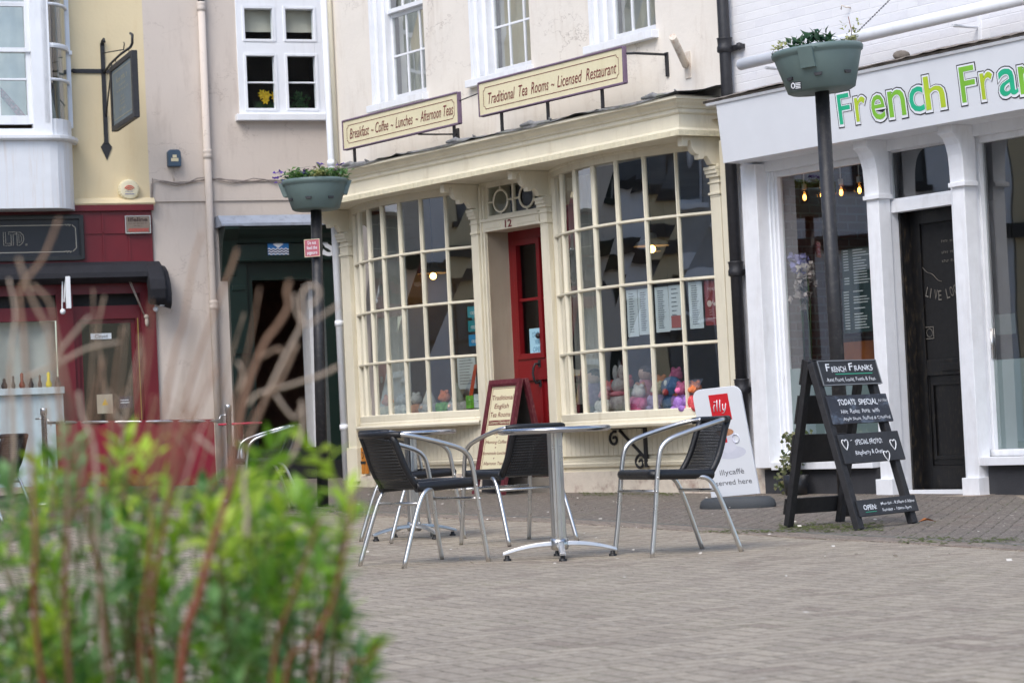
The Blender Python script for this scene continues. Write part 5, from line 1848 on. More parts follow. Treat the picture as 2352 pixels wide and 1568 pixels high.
def aboard_tea():
    foot = at(1122, 1133, 24.45) - F.n * .30
    foot.z = gz(foot.x, foot.y)
    t = thing('pavement_sign', 'maroon framed cream A-board for the tea rooms standing before the red door', 'A-board', foot)
    hh, wv = 1.12, .54
    for side, c0, c1 in ((1, .30, .03), (-1, -.26, -.03)):
        o = foot + F.n * c0 - F.u * wv / 2
        topv = V((0, 0, hh)) + F.n * (c1 - c0)
        P = Frame(o, F.u, topv.normalized())
        H = topv.length
        if side < 0:
            P.n = -P.n
        b = MB().box(P, 0, .055, .0, H, -.02, .022).box(P, wv - .055, wv, .0, H, -.02, .022)
        b.box(P, .055, wv - .055, H - .065, H, -.02, .022).box(P, .055, wv - .055, .17, .235, -.02, .022)
        b.box(P, .04, wv - .04, H - .05, H - .035, .02, .03)
        b.build('frame', mat('maroon_chipped', (92, 26, 40), .5, dirt=(180, 140, 130), dirtamt=.5, dscale=(20, 20, 6)), t, .004)
        MB().box(P, .05, wv - .05, .23, H - .06, -.012, .004).build('panel' if side > 0 else 'back_panel', m_signcream if side > 0 else m_matt, t)
        if side > 0:
            l = MB()
            b0, b1 = .235, H - .065
            l.frame(P, .075, wv - .075, b0 + .02, b1 - .02, .004, .003, .0055)
            hp = b1 - b0
            for wd, f, k, cp, bo in (('Traditional', .125, .37, .05, .004), ('English', .225, .25, .05, .004), ('Tea Rooms', .325, .35, .05, .004)):
                l.text(P, wd, wv / 2, b1 - hp * f - .03, k, cp, .0055, shear=.12, bold=bo, center=True)
            for wd, f, k, cp in (('Breakfast', .55, .26, .034), ('Morning Coffee', .655, .36, .034), ('Homemade Lunches', .785, .42, .034), ('Afternoon Teas', .905, .34, .034)):
                l.text(P, wd, wv / 2, b1 - hp * f - .015, k, cp, .0055, shear=.12, bold=.0, center=True)
            for f in (.60, .72, .845):
                l.box(P, wv / 2 - .006, wv / 2 + .006, b1 - hp * f - .006, b1 - hp * f + .006, .004, .006)
            l.build('lettering', m_burg, t)
            MB().box(P, .09, wv - .09, b1 - hp * .455, b1 - hp * .40, .003, .006).build('band', m_burg, t)
            MB().text(P, '& Licensed Restaurant', wv / 2, b1 - hp * .443, .41, .034, .008, shear=.2, bold=.004, center=True).build('band_lettering', m_signcream, t)


aboard_tea()
o = F(-.40, 0, .24)
o.z = gz(o.x, o.y)
t = thing('chalk_board', 'plain dark slate board leaning behind the maroon A-board', 'board', o)
P = Frame(o, F.u, (V((0, 0, 1)) - F.n * .12).normalized())
MB().box(P, .0, .42, .0, .95, -.015, .015).build('panel', mat('slate_board', (40, 40, 44), .6), t, .004)
MB().tube([P(.02, .62, .016), P(.02, .55, .016), P(.05, .55, .016)], .003, 4).build('chalk_mark', m_chalk, t)

D0 = 19.45
p0, p1, p2 = at(1634, 1143, D0), at(1745, 1133, D0 - .22), at(1588, 897, D0 - .05)
t = thing('coffee_sign', 'white round cornered coffee sign with red square, on a dark grey rubber base', 'sign', gd(p0.lerp(p1, .5)))
ux, vx = p1 - p0, p2 - p0
P = Frame(p0, ux.normalized(), vx.normalized())
SW, SH = ux.length, vx.length
out, rr = [(0, 0), (SW, 0)], .07
for i in range(7):
    an = i * math.pi / 12
    out.append((SW - rr + rr * math.cos(an), SH - rr + rr * math.sin(an)))
for i in range(7):
    an = math.pi / 2 + i * math.pi / 12
    out.append((rr + rr * math.cos(an), SH - rr + rr * math.sin(an)))
bd = MB().prism(P, out, -.02, 0).build('panel', mat('white_plastic_panel', (218, 222, 228), .35, var=.02), t, .003)
u_ = SW / .38


def italic(mb, a, b, h, c, w):
    """four joined italic strokes i l l y"""
    sl = lambda x, y: P(a + x + y * .16, b + y, c)
    st = lambda pts, r: mb.tube([sl(x, y) for x, y in pts], r, 6, flat=.25)
    st([(0, .0), (-.004, .4 * h), (0.006, .62 * h)], w)
    mb.tube([sl(.006, .82 * h), sl(.006, .88 * h)], w * 1.1, 6)
    for k in (1, 2):
        st([(k * h * .28 + .004, .0), (k * h * .28, .5 * h), (k * h * .28 + .002, 1.0 * h)], w)
    x = 3 * h * .28
    st([(x, .62 * h), (x + .0, .2 * h), (x + .08 * h, .03 * h), (x + .22 * h, .2 * h)], w * .9)
    st([(x + .30 * h, .64 * h), (x + .24 * h, .1 * h), (x + .10 * h, -.16 * h), (x - .08 * h, -.2 * h)], w * .9)


sq = MB().box(P, .125 * u_, .275 * u_, SH * .70, SH * .94, -.001, .002)
so_ = sq.build('red_square', mat('signal_red', (200, 30, 42), .45, var=.02), bd)
l = MB()
italic(l, .15 * u_, SH * .785, SH * .105, .003, .0085)
l.build('lettering', m_paper, so_)
cup = MB()
cx, cy = .20 * u_, SH * .50
cup.prism(P, [(cx - .075, cy + .07)] + [(cx - .07 + .14 * (i / 10), cy - .06 - .028 * math.sin(i / 10 * math.pi)) for i in range(11)] + [(cx + .08, cy + .07)], 0, .0018)
cup.tube([P(cx + .085 + .03 * math.cos(i * .5236), cy + .02 + .034 * math.sin(i * .5236), .0) for i in range(12)], .009, 6, closed=True, flat=.2)
cup.build('printed_cup', mat('cup_print', (206, 208, 220), .4), bd)
sau = MB().poly(*[P(cx + .02 + .13 * math.cos(i * .2618), cy - .085 + .05 * math.sin(i * .2618), .001) for i in range(24)])
sau.build('printed_saucer', mat('saucer_print', (200, 203, 216), .4), bd)
MB().poly(*[P(cx + .002 + .074 * math.cos(i * .2618), cy + .075 + .03 * math.sin(i * .2618), .0026) for i in range(24)]).build('printed_coffee', mat('coffee_print', (176, 128, 96), .5, var=.2, scale=30), bd)
s3 = MB().box(P, cx - .03, cx + .008, cy - .005, cy + .035, .001, .0026).build('small_red_square', MATS['signal_red'], bd)
l = MB().text(P, 'illycaffè', SW * .52, SH * .20, SW * .50, .042, .002, center=True)
l.text(P, 'served here', SW * .52, SH * .105, SW * .74, .042, .002, center=True)
l.build('lettering', mat('grey_lettering', (104, 106, 112), .6), bd)
c0 = gd(at(1694, 1150, D0 - .12))
b = MB()
n = 36
pr = [(1.0, 0), (1.02, .02), (.98, .06), (.86, .085), (0, .09)]
b.add([c0 + V((1, -.42, 0)).normalized() * .30 * r * math.cos(6.28319 * j / n) * 1 + V((.42, 1, 0)).normalized() * .16 * r * math.sin(6.28319 * j / n) + V((0, 0, z)) for r, z in pr for j in range(n)], [(i * n + j, i * n + (j + 1) % n, (i + 1) * n + (j + 1) % n, (i + 1) * n + j) for i in range(4) for j in range(n)], True)
b.build('base', mat('dark_rubber', (62, 66, 70), .7, var=.15, bump=.3), t)

# chalk menu A-board
fl, fr_, tl = at(1970, 1216, 15.5), at(2104, 1200, 16.0), at(1861, 833, 15.78)
rl, rr_ = at(1805, 1208, 16.15), at(1934, 1198, 16.62)
t = thing('chalk_a_board', 'tall black A-board with four chalk written panels by the white shop pillar', 'A-board', gd((fl + rr_) / 2))
P = Frame(fl, (fr_ - fl).normalized(), (tl - fl).normalized())
AW, AH = (fr_ - fl).length, (tl - fl).length
tr = tl + (fr_ - fl) * .99
b = MB()
for a in (0, AW - .055):
    b.box(P, a, a + .06, -.0, AH, -.03, .015)
fo = b.build('front_frame', mat('black_timber', (34, 34, 37), .7, var=.3, scale=20, bump=.4), t, .004)
P2 = Frame(rl, (rr_ - rl).normalized(), (tl + (rl - fl) * .06 - rl).normalized())
BW, BH = (rr_ - rl).length, (tl - rl).length
b = MB()
for a in (0, BW - .055):
    b.box(P2, a, a + .06, 0, BH, -.02, .02)
b.build('back_frame', MATS['black_timber'], t, .004)
b = MB()
for f0, f1 in ((.0, .15), (.215, .385), (.45, .62), (.84, .935)):
    b.box(P2, .0, BW, BH * (1 - f1), BH * (1 - f0), -.035, -.021)
b.build('back_panel', m_matt, t)
m_cb = mat('chalkboard', (33, 35, 40), .55, var=.1, dirt=(92, 104, 122), dirtamt=.12, dscale=(5, 5, 5))
m_cbs = mat('smeared_chalkboard', (40, 44, 54), .6, var=.2, scale=3, dirt=(130, 146, 166), dirtamt=.9, dscale=(2.5, 2.5, 4))


def panel(f0, f1, x0, x1, m, lines, green=None, hearts=(), name='panel'):
    b0, b1 = AH * (1 - f1), AH * (1 - f0)
    bo = MB().box(P, x0, x1, b0, b1, .016, .03).build('chalk_panel', m, t, .003)
    l, g = MB(), MB()
    h = b1 - b0
    for wd, fx, fy, k, cp, bd_ in lines:
        l.text(P, wd, x0 + (x1 - x0) * fx, b0 + h * fy, (x1 - x0) * k, h * cp, .0315, shear=.08, bold=bd_, wob=h * .018)
    for hx, hy, s_ in hearts:
        cx, cy = x0 + (x1 - x0) * hx, b0 + h * hy
        pts = []
        for i in range(20):
            q = i * .31416
            pts.append(P(cx + s_ * 16 * math.sin(q) ** 3 / 16, cy + s_ * (13 * math.cos(q) - 5 * math.cos(2 * q) - 2 * math.cos(3 * q)) / 13, .032))
        l.tube(pts, .0035, 4, closed=True)
    l.build('chalk_lettering', m_chalk, bo)
    if green:
        fx0, fx1, fy = green
        g.box(P, x0 + (x1 - x0) * fx0, x0 + (x1 - x0) * fx1, b0 + h * fy, b0 + h * (fy + .035), .03, .032)
        g.build('chalk_underline', mat('green_chalk', (60, 160, 130), .9), bo)
    return bo, b0, b1


X1 = AW + .03
bo, b0, b1 = panel(0.0, .152, .03, X1, m_cb, [('F', .11, .57, .075, .30, .012), ('RENCH', .20, .54, .25, .22, .012), ('F', .50, .60, .075, .30, .012), ('RANKS', .59, .57, .32, .22, .012), ('.Real Food, Local, Fresh & Fast.', .07, .16, .84, .15, .0)], (.25, .88, .43))
MB().frame(P, .03, X1, b0, b1, .006, .029, .034).build('edging', mat('grey_edging', (120, 124, 128), .5), bo)
panel(.213, .385, .03, X1 + .01, m_cbs, [('TODAYS', .15, .66, .29, .20, .018), ('SPECIAL', .49, .64, .32, .20, .018), ('(from 11:45am)', .83, .72, .15, .10, 0), ('Hot  Roast  Pork  with', .16, .36, .64, .15, .004), ('Apple Sauce, Stuffing & Crackling', .16, .12, .8, .11, .0)])
panel(.445, .622, .03, X1 + .02, m_cb, [('SPECIAL FROYO:', .24, .62, .45, .17, .012), ('-', .17, .74, .03, .1, .02), ('Raspberry & Oreo', .20, .28, .46, .15, .008)], None, ((.075, .66, .033), (.86, .55, .033), (.70, .18, .033)))
panel(.838, .935, .03, X1, m_cb, [('OPEN:', .08, .38, .22, .30, .02), ('Mon-Sat - 8.30am-3.30pm', .38, .58, .58, .17, .006), ('Sunday - 10am-3pm', .38, .20, .50, .17, .006)], (.1, .28, .22))

# ------------------------------------------------------------------ tables and chairs
def cafe_table(loc, label, rot=0, first=None):
    o = thing('cafe_table', label, 'table', V((0, 0, 0)), 'round aluminium cafe tables')
    MB().lathe([(0, .70), (.29, .70), (.305, .703), (.316, .711), (.318, .72), (.312, .729), (.30, .733), (.285, .732), (.0, .731)], (0, 0, 0), 64).build('tabletop', m_alutop, o)
    pr = [.0405 + .0016 * math.cos(j / 96 * 6.28319 * 12) for j in range(96)]
    b = MB()
    vs = [V((pr[j] * math.cos(6.28319 * j / 96), pr[j] * math.sin(6.28319 * j / 96), z)) for z in (.10, .70) for j in range(96)]
    b.add(vs, [(j, (j + 1) % 96, 96 + (j + 1) % 96, 96 + j) for j in range(96)], True)
    b.build('pole', m_alu, o)
    h = MB().lathe([(.0, .115), (.05, .112), (.052, .07), (.045, .05), (0, .05)], (0, 0, 0), 24)
    h.build('hub', m_alu, o)
    for k in range(4):
        an = rot + k * math.pi / 2
        u = V((math.cos(an), math.sin(an), 0))
        b = MB()
        w = V((-u.y, u.x, 0))
        rows = []
        for i in range(9):
            r = .03 + .29 * i / 8
            z = .098 - .05 * (i / 8) ** 2.0
            ww = .024 - .006 * i / 8
            hh = .026 - .008 * i / 8
            rows.append([u * r + w * ww + V((0, 0, z - hh)), u * r + w * ww * .8 + V((0, 0, z)), u * r - w * ww * .8 + V((0, 0, z)), u * r - w * ww + V((0, 0, z - hh))])
        n = b.add([p for rw in rows for p in rw], [(i * 4 + j, i * 4 + (j + 1) % 4, i * 4 + 4 + (j + 1) % 4, i * 4 + 4 + j) for i in range(8) for j in range(4)])
        b.add(rows[-1], [(0, 1, 2, 3)])
        leg = b.build('leg', m_alu, o, .003)
        MB().lathe([(.022, .0), (.022, .012), (.014, .014), (.012, .03)], u * .295, 12).build('foot', m_rubber, leg)
    o.location = loc
    return o


def on_floor(x, y):
    return V((x, y, gz(x, y)))


c = gnd(1281, 1270)
tb = cafe_table(V((.212, 14.0, 0)), 'round aluminium table nearest the camera, between the three wicker chairs', R(-88))
tb2 = copy_tree(tb)
tb2.location = on_floor(-.725, 17.1)
tb2.rotation_euler.z = R(28)
tb2['label'] = 'round aluminium table farther back, half hidden behind the left wicker chair'


def wicker_chair():
    o = thing('wicker_chair', 'x', 'chair', V((0, 0, 0)), 'black wicker bistro chairs')
    r = .0135

    def smooth_path(pts, k=5):
        out = []
        P_ = [pts[0]] + pts + [pts[-1]]
        for i in range(1, len(P_) - 2):
            for j in range(k):
                q = j / k
                a, b, c, d = P_[i - 1], P_[i], P_[i + 1], P_[i + 2]
                out.append(.5 * ((2 * b) + (c - a) * q + (2 * a - 5 * b + 4 * c - d) * q * q + (3 * b - a - 3 * c + d) * q ** 3))
        return out + [pts[-1]]

    for s_ in (-1, 1):
        pts = [V((-.255, .17 * s_, .735)), V((-.20, .225 * s_, .728)), V((-.10, .252 * s_, .705)), V((.04, .258 * s_, .668)), V((.135, .258 * s_, .635)), V((.185, .258 * s_, .59)), V((.205, .258 * s_, .52)), V((.222, .258 * s_, .40)), V((.245, .262 * s_, .20)), V((.275, .266 * s_, .0))]
        MB().tube(smooth_path(pts), r, 12).build('arm', m_alu, o)
        pts = [V((-.03, .215 * s_, .425)), V((-.085, .235 * s_, .415)), V((-.125, .243 * s_, .37)), V((-.175, .25 * s_, .25)), V((-.262, .262 * s_, .0))]
        MB().tube(smooth_path(pts), r, 12).build('leg', m_alu, o)
        b = MB()
        for q in (V((.219, .258 * s_, .43)), V((.232, .26 * s_, .355))):
            b.ball(q + V((0, .013 * s_, 0)), .008, n=8)
        b.build('bolt', m_alu, o)
    MB().tube([V((.231, -.26, .355)), V((.231, .26, .355))], .0095, 8).tube([V((-.132, -.244, .345)), V((-.132, .244, .345))], .0095, 8).build('stretcher', m_alu, o)
    # seat
    def seat(u, v):
        x, y = -.135 + .36 * u, -.225 + .45 * v
        return V((x, y * (1 - .08 * (1 - u)), .435 + .012 * u - .022 * math.sin(math.pi * v) * math.sin(math.pi * min(1, u + .1))))
    MB().grid(seat, 12, 12, (20, 18)).build('seat', m_weave, o)
    e = [seat(i / 10, 0) for i in range(11)] + [seat(1, j / 8) for j in range(1, 9)] + [seat(1 - i / 10, 1) for i in range(1, 11)]
    MB().tube(smooth_path(e, 2), .028, 10).build('seat_edge', m_wick, o)

    def back(u, v):
        y = (-.205 + .41 * u) * (1 - .12 * v)
        bow_ = .045 * (1 - (2 * u - 1) ** 2)
        return V((-.118 - .135 * v - bow_ - .03 * (1 - v) * math.sin(v * 3.1), y, .43 + .295 * v))
    MB().grid(back, 14, 14, (18, 17)).build('backrest', m_weave, o)
    for s_ in (0, 1):
        MB().tube([back(s_, i / 8) for i in range(9)], .019, 10).build('back_edge', m_wick, o)
    tp = [V((-.22, -.218, .73))] + [back(i / 8, 1.03) for i in range(9)] + [V((-.22, .218, .73))]
    MB().tube(smooth_path(tp, 3), .0185, 12).build('top_rail', m_wick, o)
    return o


ch0 = wicker_chair()
spots = [(-.56, 14.1, 31, 'black wicker chair on the left, facing right towards the near table'),
         (.872, 13.97, 200, 'black wicker chair on the right, facing the near table from beside the coffee sign'),
         (-.01, 15.95, 125, 'black wicker chair with its back turned, behind the near table'),
         (-.74, 16.9, 26, 'black wicker chair at the farther table, seen between the left chair legs'),
         (-2.2, 22.0, 195, 'black wicker chair beyond the twigs, by the green shop step'),
         (-4.5, 21.4, 160, 'black wicker chair at far left, seen through the shrub leaves')]
for i, (x, y, a, lb) in enumerate(spots):
    o = ch0 if i == 0 else copy_tree(ch0)
    o.location = on_floor(x, y)
    o.rotation_euler.z = R(a)
    o['label'] = lb

# ------------------------------------------------------------------ cafe barrier
q0, q1 = gnd(95, 1178), gnd(519, 1172)
D1 = 24.0
pl, pr_ = at(95, 1175, D1), at(519, 1172, D1)
bt = thing('cafe_barrier', 'dark red cloth barrier strung between two chrome posts outside the cafe', 'barrier', gd(pl.lerp(pr_, .5)))
for px, yt in ((95, 937), (519, 929)):
    tp = at(px, yt, D1)
    bs = V((tp.x + .02, tp.y, gz(tp.x, tp.y)))
    b = MB().lathe([(.026, .0), (.026, tp.z - bs.z - .07), (.033, tp.z - bs.z - .068), (.034, tp.z - bs.z - .01), (.03, tp.z - bs.z), (0, tp.z - bs.z + .002)], bs, 20)
    b.lathe([(0, .03), (.16, .02), (.17, .0)], bs, 24)
    po = b.build('post', m_alu, bt)
    MB().tube([tp + V((-.06, 0, -.10)), tp + V((.06, 0, -.10))], .008, 6).tube([tp + V((.05 if px < 200 else -.05, 0, -.10)), tp + V((.09 if px < 200 else -.09, 0, -.17))], .007, 6).build('hook', m_alu, po)
a_, b_ = at(128, 967, D1), at(491, 962, D1)
MB().tube([a_ + V((-.08, 0, -.01)), b_ + V((.09, 0, -.02))], .014, 8).build('rail', m_alu, bt)
hgt = a_.z - gz(a_.x, a_.y) - .16
cl = MB().grid(lambda u, v: a_.lerp(b_, u) + V((0, .02 * math.sin(u * 14) * (1 - v) + .015 * math.sin(u * 31), -hgt * (1 - v))), 60, 10)
cl.build('cloth', mat('dark_red_cloth', (120, 20, 40), .85, var=.12, scale=6, bump=.2, bscale=300), bt)
b = MB().lathe([(0, .0), (.22, .0), (.22, .02), (0, .02)], on_floor(-2.75, 25) + V((0, 0, .72)), 30)
tt = thing('cafe_table', 'red topped cafe table behind the dark red barrier', 'table', on_floor(-2.75, 25), 'cafe tables behind the barrier')
b.build('tabletop', mat('pinkish_red_top', (196, 60, 84), .5), tt)
MB().tube([on_floor(-2.75, 25), on_floor(-2.75, 25) + V((0, 0, .72))], .03, 10).build('pole', m_alu, tt)
tt2 = copy_tree(tt)
tt2.location = on_floor(-5.0, 23.2)
tt2['label'] = 'red topped cafe table at far left behind the shrub'

# ------------------------------------------------------------------ moss and litter on the paving
b = MB()
for (x0, x1, y0, y1, n) in ((1790, 2030, 1200, 1224, 650), (1600, 1800, 1218, 1226, 120), (640, 800, 1160, 1180, 400), (1330, 1560, 1128, 1140, 500), (850, 1090, 1112, 1130, 300), (2060, 2352, 1234, 1250, 200)):
    for i in range(n):
        p = gnd(random.uniform(x0, x1), (y0 + y1) / 2 + random.gauss(0, (y1 - y0) / 4))
        r = random.uniform(.003, .012)
        an = random.random() * 6
        b.add([V((p.x + r * 1.5 * math.cos(an + k * 1.047) * random.uniform(.5, 1.2), p.y + r * math.sin(an + k * 1.047) * random.uniform(.6, 1.3) * 2, gz(p.x, p.y) + .007)) for k in range(6)] + [V((p.x, p.y, gz(p.x, p.y) + .007 + r * .4))], [(k, (k + 1) % 6, 6) for k in range(6)], True)
tag(b.build('moss', mat('moss_green', (80, 88, 44), .95, var=.4, scale=12, bump=.8)), 'bright green moss growing between the paving blocks', 'moss', kind='stuff')
b = MB()
for i in range(210):
    p = gnd(random.uniform(640, 2352), 1140 + abs(random.gauss(0, 90)))
    an, r = random.random() * 6, random.uniform(.004, .014)
    u, v_ = V((math.cos(an), math.sin(an), 0)), V((-math.sin(an), math.cos(an), random.uniform(0, .8)))
    q = V((p.x, p.y, gz(p.x, p.y) + .02))
    b.poly(q, q + u * r * 2, q + u * r * 2 + v_ * r, q + v_ * r)
tag(b.build('litter', mat('pale_litter', (206, 200, 190), .8, var=.3)), 'tiny pale scraps scattered over the pavement', 'litter', kind='stuff')
p = gnd(2128, 1204)
lf = thing('fallen_leaf', 'single orange dead leaf beside the foot of the chalk A-board', 'leaf', V((p.x, p.y, gz(p.x, p.y) + .02)))
MB().leaf(V((p.x - .05, p.y, gz(p.x, p.y) + .02)), V((1, .2, .12)), V((0, 0, 1)), .12, .06).build('blade', mat('orange_dead_leaf', (176, 104, 50), .8), lf)

# ------------------------------------------------------------------ foreground shrub: bare twigs over green shoots
m_twig = mat('brown_twig', (146, 108, 84), .75, var=.35, scale=9, bump=.4, dirt=(176, 156, 132), dirtamt=.6, dscale=(4, 4, 4))
m_twigr = mat('red_brown_twig', (140, 82, 58), .7, var=.35, scale=9, bump=.4)
m_twigp = mat('pale_dry_twig', (184, 166, 148), .8, var=.2, scale=9, bump=.3)
bed = V((-.28, 2.75, 0))
sh = thing('shrub', 'leafy foreground shrub with bare reddish stems and curled dry tips', 'shrub', bed)


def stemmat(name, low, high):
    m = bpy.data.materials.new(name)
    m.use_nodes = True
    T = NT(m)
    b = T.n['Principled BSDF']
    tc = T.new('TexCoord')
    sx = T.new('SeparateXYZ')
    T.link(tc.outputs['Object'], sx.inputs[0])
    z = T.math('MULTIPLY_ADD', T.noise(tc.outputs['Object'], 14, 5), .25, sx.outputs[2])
    cl = T.mix(T.ramp(z, .72, 1.0), S(*low), S(*high))  # paler with height: dry tips, with the light on them put into the colour
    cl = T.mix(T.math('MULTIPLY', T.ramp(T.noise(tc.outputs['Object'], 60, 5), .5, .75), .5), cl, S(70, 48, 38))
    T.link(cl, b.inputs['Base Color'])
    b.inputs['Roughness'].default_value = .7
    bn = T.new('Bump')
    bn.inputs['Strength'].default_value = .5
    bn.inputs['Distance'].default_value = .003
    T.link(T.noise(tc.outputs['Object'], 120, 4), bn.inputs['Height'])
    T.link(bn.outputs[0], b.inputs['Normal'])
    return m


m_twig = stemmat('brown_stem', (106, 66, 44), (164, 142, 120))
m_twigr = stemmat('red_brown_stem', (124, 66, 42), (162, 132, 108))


def curve(pts, k=4):
    out, Pp = [], [pts[0]] + pts + [pts[-1]]
    for i in range(1, len(Pp) - 2):
        for j in range(k):
            q = j / k
            a, b, c, d = Pp[i - 1], Pp[i], Pp[i + 1], Pp[i + 2]
            out.append(.5 * ((2 * b) + (c - a) * q + (2 * a - 5 * b + 4 * c - d) * q * q + (3 * b - a - 3 * c + d) * q ** 3))
    return out + [pts[-1]]


def twig(pts, D, r0, r1, m, root=True, dd=.0):
    """measured outline of a stem, standing D metres from the camera, from its tip down to the bed"""
    n = len(pts)
    w3 = [at(x, y, D + dd * math.sin(i * 1.3)) for i, (x, y) in enumerate(pts)]
    if root:
        e = w3[-1]
        w3 += [V((e.x + (bed.x - e.x) * .25, e.y + .03, e.z * .5)), V((e.x + (bed.x - e.x) * .4, e.y + .05, -.02))]
    if len(w3) > 5:
        w3 = [w3[0]] + [w3[i] * .5 + (w3[i - 1] + w3[i + 1]) * .25 if 0.3 * len(w3) < i else w3[i] for i in range(1, len(w3) - 1)] + [w3[-1]]
    c = curve(w3)
    rs = [.41 * (r0 + (r1 - r0) * min(1, (i / len(c)) ** 1.6 * 1.3)) for i in range(len(c))]
    MB().tube(c, rs, 7).build('stem', m, sh)
    return c


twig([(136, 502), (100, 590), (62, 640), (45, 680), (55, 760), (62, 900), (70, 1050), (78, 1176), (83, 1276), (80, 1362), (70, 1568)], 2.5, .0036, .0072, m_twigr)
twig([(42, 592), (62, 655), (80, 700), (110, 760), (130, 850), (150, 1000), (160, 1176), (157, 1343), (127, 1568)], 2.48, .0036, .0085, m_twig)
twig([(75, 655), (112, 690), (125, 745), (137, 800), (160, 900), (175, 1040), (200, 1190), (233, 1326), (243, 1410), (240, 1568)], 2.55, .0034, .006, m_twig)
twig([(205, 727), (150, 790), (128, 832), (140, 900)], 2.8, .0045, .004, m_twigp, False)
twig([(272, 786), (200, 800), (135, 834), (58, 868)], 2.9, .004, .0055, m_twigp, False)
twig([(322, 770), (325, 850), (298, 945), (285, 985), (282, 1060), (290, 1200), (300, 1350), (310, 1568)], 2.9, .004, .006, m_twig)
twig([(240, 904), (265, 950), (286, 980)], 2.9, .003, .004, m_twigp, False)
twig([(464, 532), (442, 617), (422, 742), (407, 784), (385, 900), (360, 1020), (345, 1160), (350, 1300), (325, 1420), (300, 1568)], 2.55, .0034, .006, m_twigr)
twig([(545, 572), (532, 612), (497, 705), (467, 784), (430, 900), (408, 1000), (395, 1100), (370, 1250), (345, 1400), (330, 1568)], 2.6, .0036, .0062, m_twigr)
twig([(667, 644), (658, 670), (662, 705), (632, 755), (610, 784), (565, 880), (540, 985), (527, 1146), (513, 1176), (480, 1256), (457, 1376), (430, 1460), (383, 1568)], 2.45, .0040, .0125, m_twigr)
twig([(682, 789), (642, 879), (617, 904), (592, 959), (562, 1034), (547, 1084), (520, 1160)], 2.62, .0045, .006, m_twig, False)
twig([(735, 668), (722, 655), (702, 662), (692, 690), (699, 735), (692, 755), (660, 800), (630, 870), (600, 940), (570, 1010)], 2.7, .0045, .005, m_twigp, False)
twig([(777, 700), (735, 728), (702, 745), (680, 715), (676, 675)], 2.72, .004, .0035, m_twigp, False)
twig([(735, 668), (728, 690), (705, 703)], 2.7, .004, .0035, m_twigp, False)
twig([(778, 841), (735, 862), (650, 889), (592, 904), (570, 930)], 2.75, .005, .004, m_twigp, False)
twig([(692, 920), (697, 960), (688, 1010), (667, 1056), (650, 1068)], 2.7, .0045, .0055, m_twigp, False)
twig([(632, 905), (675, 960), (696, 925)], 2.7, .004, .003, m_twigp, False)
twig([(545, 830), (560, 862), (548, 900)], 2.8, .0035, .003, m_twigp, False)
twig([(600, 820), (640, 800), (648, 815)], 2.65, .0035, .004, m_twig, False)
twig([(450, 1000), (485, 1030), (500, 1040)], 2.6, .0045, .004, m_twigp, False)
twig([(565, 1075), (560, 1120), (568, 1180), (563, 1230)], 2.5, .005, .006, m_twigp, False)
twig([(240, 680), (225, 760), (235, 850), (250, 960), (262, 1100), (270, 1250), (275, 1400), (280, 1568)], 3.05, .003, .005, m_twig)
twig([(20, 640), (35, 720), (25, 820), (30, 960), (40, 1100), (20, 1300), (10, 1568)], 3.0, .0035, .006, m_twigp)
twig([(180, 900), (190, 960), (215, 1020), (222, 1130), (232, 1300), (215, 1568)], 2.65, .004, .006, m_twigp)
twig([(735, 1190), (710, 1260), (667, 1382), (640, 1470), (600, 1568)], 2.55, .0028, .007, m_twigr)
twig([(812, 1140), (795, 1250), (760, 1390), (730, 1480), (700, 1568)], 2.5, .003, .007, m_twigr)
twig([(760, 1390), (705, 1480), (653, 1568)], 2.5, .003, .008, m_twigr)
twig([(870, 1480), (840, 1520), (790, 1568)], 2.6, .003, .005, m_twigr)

for i in range(24):
    x, y = random.uniform(-20, 600), random.uniform(600, 980)
    if 400 < x < 560 and y < 720:
        y += 200
    bx_ = x * .72 + 20 + random.uniform(-25, 25)
    yb_ = random.uniform(1120, 1230)
    q_ = random.uniform(-14, 14)
    D_ = random.uniform(2.45, 3.2)
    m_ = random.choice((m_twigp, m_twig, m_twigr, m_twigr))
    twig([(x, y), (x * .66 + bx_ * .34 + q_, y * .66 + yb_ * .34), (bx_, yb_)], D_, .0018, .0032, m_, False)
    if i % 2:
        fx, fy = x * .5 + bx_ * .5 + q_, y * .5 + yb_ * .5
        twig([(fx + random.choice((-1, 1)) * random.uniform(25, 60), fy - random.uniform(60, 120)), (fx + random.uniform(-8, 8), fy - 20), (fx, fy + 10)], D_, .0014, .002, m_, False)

lv = [MB() for i in range(4)]


def shoot(x, y, D, L, n, k, lean):
    """an upright leafy shoot growing to a tip"""
    tip = at(x, y, D)
    d = V((lean + random.gauss(0, .38), random.gauss(0, .35), 1)).normalized()
    base = tip - d * L
    for i in range(n):
        t_ = i / n
        o = base + d * L * (t_ ** .8)
        an = i * 2.4 + random.random()
        out = V((math.cos(an), math.sin(an), 0))
        ld = (out * (1.0 - .5 * t_) + d * (.35 + .6 * t_) + V((random.gauss(0, .2), random.gauss(0, .2), random.gauss(0, .25)))).normalized()
        lv[k].leaf(o, ld, d, random.uniform(.026, .056) * (1 - .25 * t_), random.uniform(.010, .016), .2)
    return base, tip


stems2 = MB()
top = [(0, 1060), (60, 1030), (150, 1045), (220, 1075), (280, 1060), (330, 1060), (400, 1075), (450, 1080), (520, 1080), (580, 1090), (640, 1090), (690, 1130), (720, 1210), (790, 1180), (840, 1270), (880, 1450)]


def ytop(x):
    for (a, ya), (b_, yb_) in zip(top, top[1:]):
        if a <= x <= b_:
            return ya + (yb_ - ya) * (x - a) / (b_ - a)
    return 1050


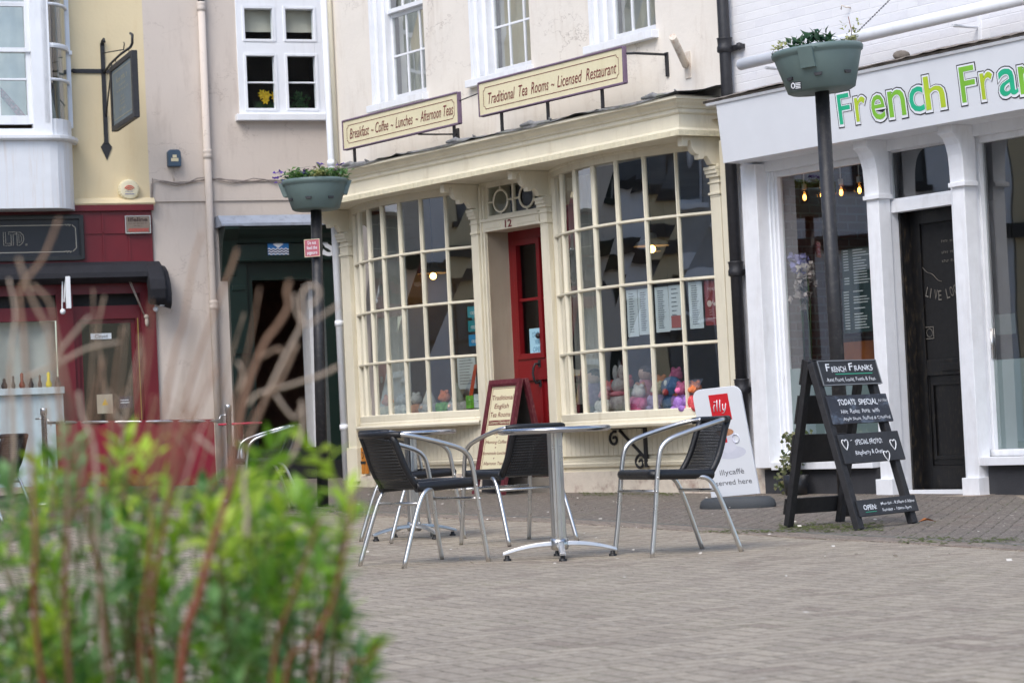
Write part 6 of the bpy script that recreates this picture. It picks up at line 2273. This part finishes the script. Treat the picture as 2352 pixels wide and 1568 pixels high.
for i in range(300):
    x = random.uniform(-60, 690) if i % 6 else random.uniform(600, 850)
    yt = ytop(max(0, x))
    y = yt + (1640 - yt) * random.random() ** 1.15
    if x > 680 and random.random() < .5:
        continue
    if math.sin(x * .021 + 1) * math.sin(y * .017 + .5 + x * .004) > .5 and y < 1400:
        continue
    if y < yt + 90 and random.random() < .35:
        continue
    D = random.uniform(2.58, 3.2)
    k = random.choice((0, 0, 1, 1, 2, 3)) if y < 1350 else random.choice((0, 1, 1, 3, 3))
    base, tip = shoot(x, y, D, random.uniform(.05, .10), random.randint(8, 13), k, .1)
    stems2.tube([tip - V((0, 0, .01)), base, V((base.x + (bed.x - base.x) * .08, base.y, max(-.01, base.z - .08)))], [.0008, .0012, .0016], 5)
for x, y, k in ((290, 1010, 2), (330, 1040, 2), (640, 1010, 0), (150, 1010, 3), (700, 1010, 2), (715, 1190, 0), (800, 1130, 2), (800, 1190, 2), (870, 1470, 0), (850, 1500, 2), (120, 1420, 2), (90, 1440, 2), (140, 1500, 2), (760, 1330, 0), (700, 1130, 0)):
    base, tip = shoot(x, y, random.uniform(2.6, 2.85), .07, 12, k, .1)
    stems2.tube([tip, base, base - V((.02, 0, .15))], [.0008, .0014, .002], 5)
for k, (c0, c1) in enumerate((((116, 164, 48), (154, 192, 66)), ((74, 122, 42), (116, 158, 60)), ((162, 198, 50), (198, 220, 80)), ((100, 148, 82), (148, 186, 122)))):
    lv[k].build('foliage', leafmat('shrub_leaf_%d' % k, c0, c1, .4), sh)
stems2.build('shoots', mat('green_brown_shoot', (104, 104, 56), .6), sh)
bedm = MB().box(lambda a, b_, c: V((a, c, b_)), -1.3, .45, -.05, .04, 2.2, 3.4)
tag(bedm.build('soil_bed', mat('soil', (50, 40, 32), .95, bump=.8), bevel=.02), None, None, kind='structure')


# ------------------------------------------------------------------ the other side of the street, which the old panes mirror
m_mpane = mat('dull_far_pane', (96, 102, 108), .3)


def reflected_house(name, label, o, u, wdt, hgt, m, cols, rows, trim, first=1.2, sill=True):
    H = Frame(o, u)
    t = thing(name, label, 'building', o)
    hs_ = []
    for i in range(cols):
        for j in range(rows):
            a = wdt * (i + .5) / cols - .55
            hs_.append((a, a + 1.1, first + 2.9 * j, first + 2.9 * j + 1.7, .18))
    mb = MB().wall(H, 0, wdt, -.3, hgt, hs_)
    mb.poly(H(0, hgt, 0), H(wdt, hgt, 0), H(wdt, hgt, -6), H(0, hgt, -6))
    mb.poly(H(0, 0, -6), H(wdt, 0, -6), H(wdt, hgt, -6), H(0, hgt, -6))
    mb.poly(H(0, 0, 0), H(0, hgt, 0), H(0, hgt, -6), H(0, 0, -6))
    mb.poly(H(wdt, 0, 0), H(wdt, hgt, 0), H(wdt, hgt, -6), H(wdt, 0, -6))
    mb.build('wall', m, t)
    MB().box(H, -.1, wdt + .1, hgt - .4, hgt, 0, .3).box(H, 0, wdt, 3.2, 3.4, 0, .12).build('cornice', trim, t)
    for a0, a1, z0, z1, d in hs_:
        w_ = MB().frame(H, a0, a1, z0, z1, .07, -.17, -.10)
        w_.box(H, a0, a1, (z0 + z1) / 2 - .025, (z0 + z1) / 2 + .025, -.165, -.11).box(H, (a0 + a1) / 2 - .015, (a0 + a1) / 2 + .015, z0, z1, -.16, -.115)
        w_.box(H, a0 - .08, a1 + .08, z0 - .08, z0, -.1, .08)
        o_ = w_.build('window', trim, t)
        MB().poly(H(a0, z0, -.15), H(a1, z0, -.15), H(a1, z1, -.15), H(a0, z1, -.15)).build('pane', m_mpane, o_)
    return t


m_rub = bricks('rubble_stone', (134, 116, 88), (108, 96, 78), (120, 106, 84), 1.0, .5, V((0, 1, 0)), .5, .24, .03)
m_gren = mat('grey_render', (168, 168, 166), .85, var=.08, scale=2, dirt=(120, 112, 104), dirtamt=.5)
y_ = -6.0
for nm, lb, wd, hh, m_, cols, trim in (('stone_house', 'brown rubble stone house mirrored in the right end of the bow windows', 11, 6.5, m_rub, 3, m_white),
                                       ('blush_house', 'pale blush rendered house beside the rubble stone house', 4.6, 9, m_pink, 2, m_white),
                                       ('rendered_house', 'white rendered house between the blush and grey houses', 4.2, 9.5, m_white, 2, m_black),
                                       ('grey_house', 'grey rendered house with white trim in the row opposite', 4.2, 8.6, m_gren, 2, m_white),
                                       ('cream_house', 'cream house with black window trim in the row opposite', 4.0, 9.6, m_yellow, 2, m_black),
                                       ('narrow_house', 'narrow white painted house between the cream and the last pale house', 3.4, 9.2, m_white, 1, m_black),
                                       ('corner_house', 'pale corner house nearest the maroon cafe side', 4.4, 9.4, m_render, 2, m_green)):
    reflected_house(nm, lb, V((-11.5, y_, -.1)), V((0, 1, 0)), wd, hh, m_, cols, 2 if hh < 7 else 3, trim)
    y_ += wd + .02
reflected_house('white_terrace', 'long white terrace facing the tea room across the street', V((14, -12, -.1)), V((-1, 0, 0)), 22, 7.5, m_white, 8, 3, m_white)
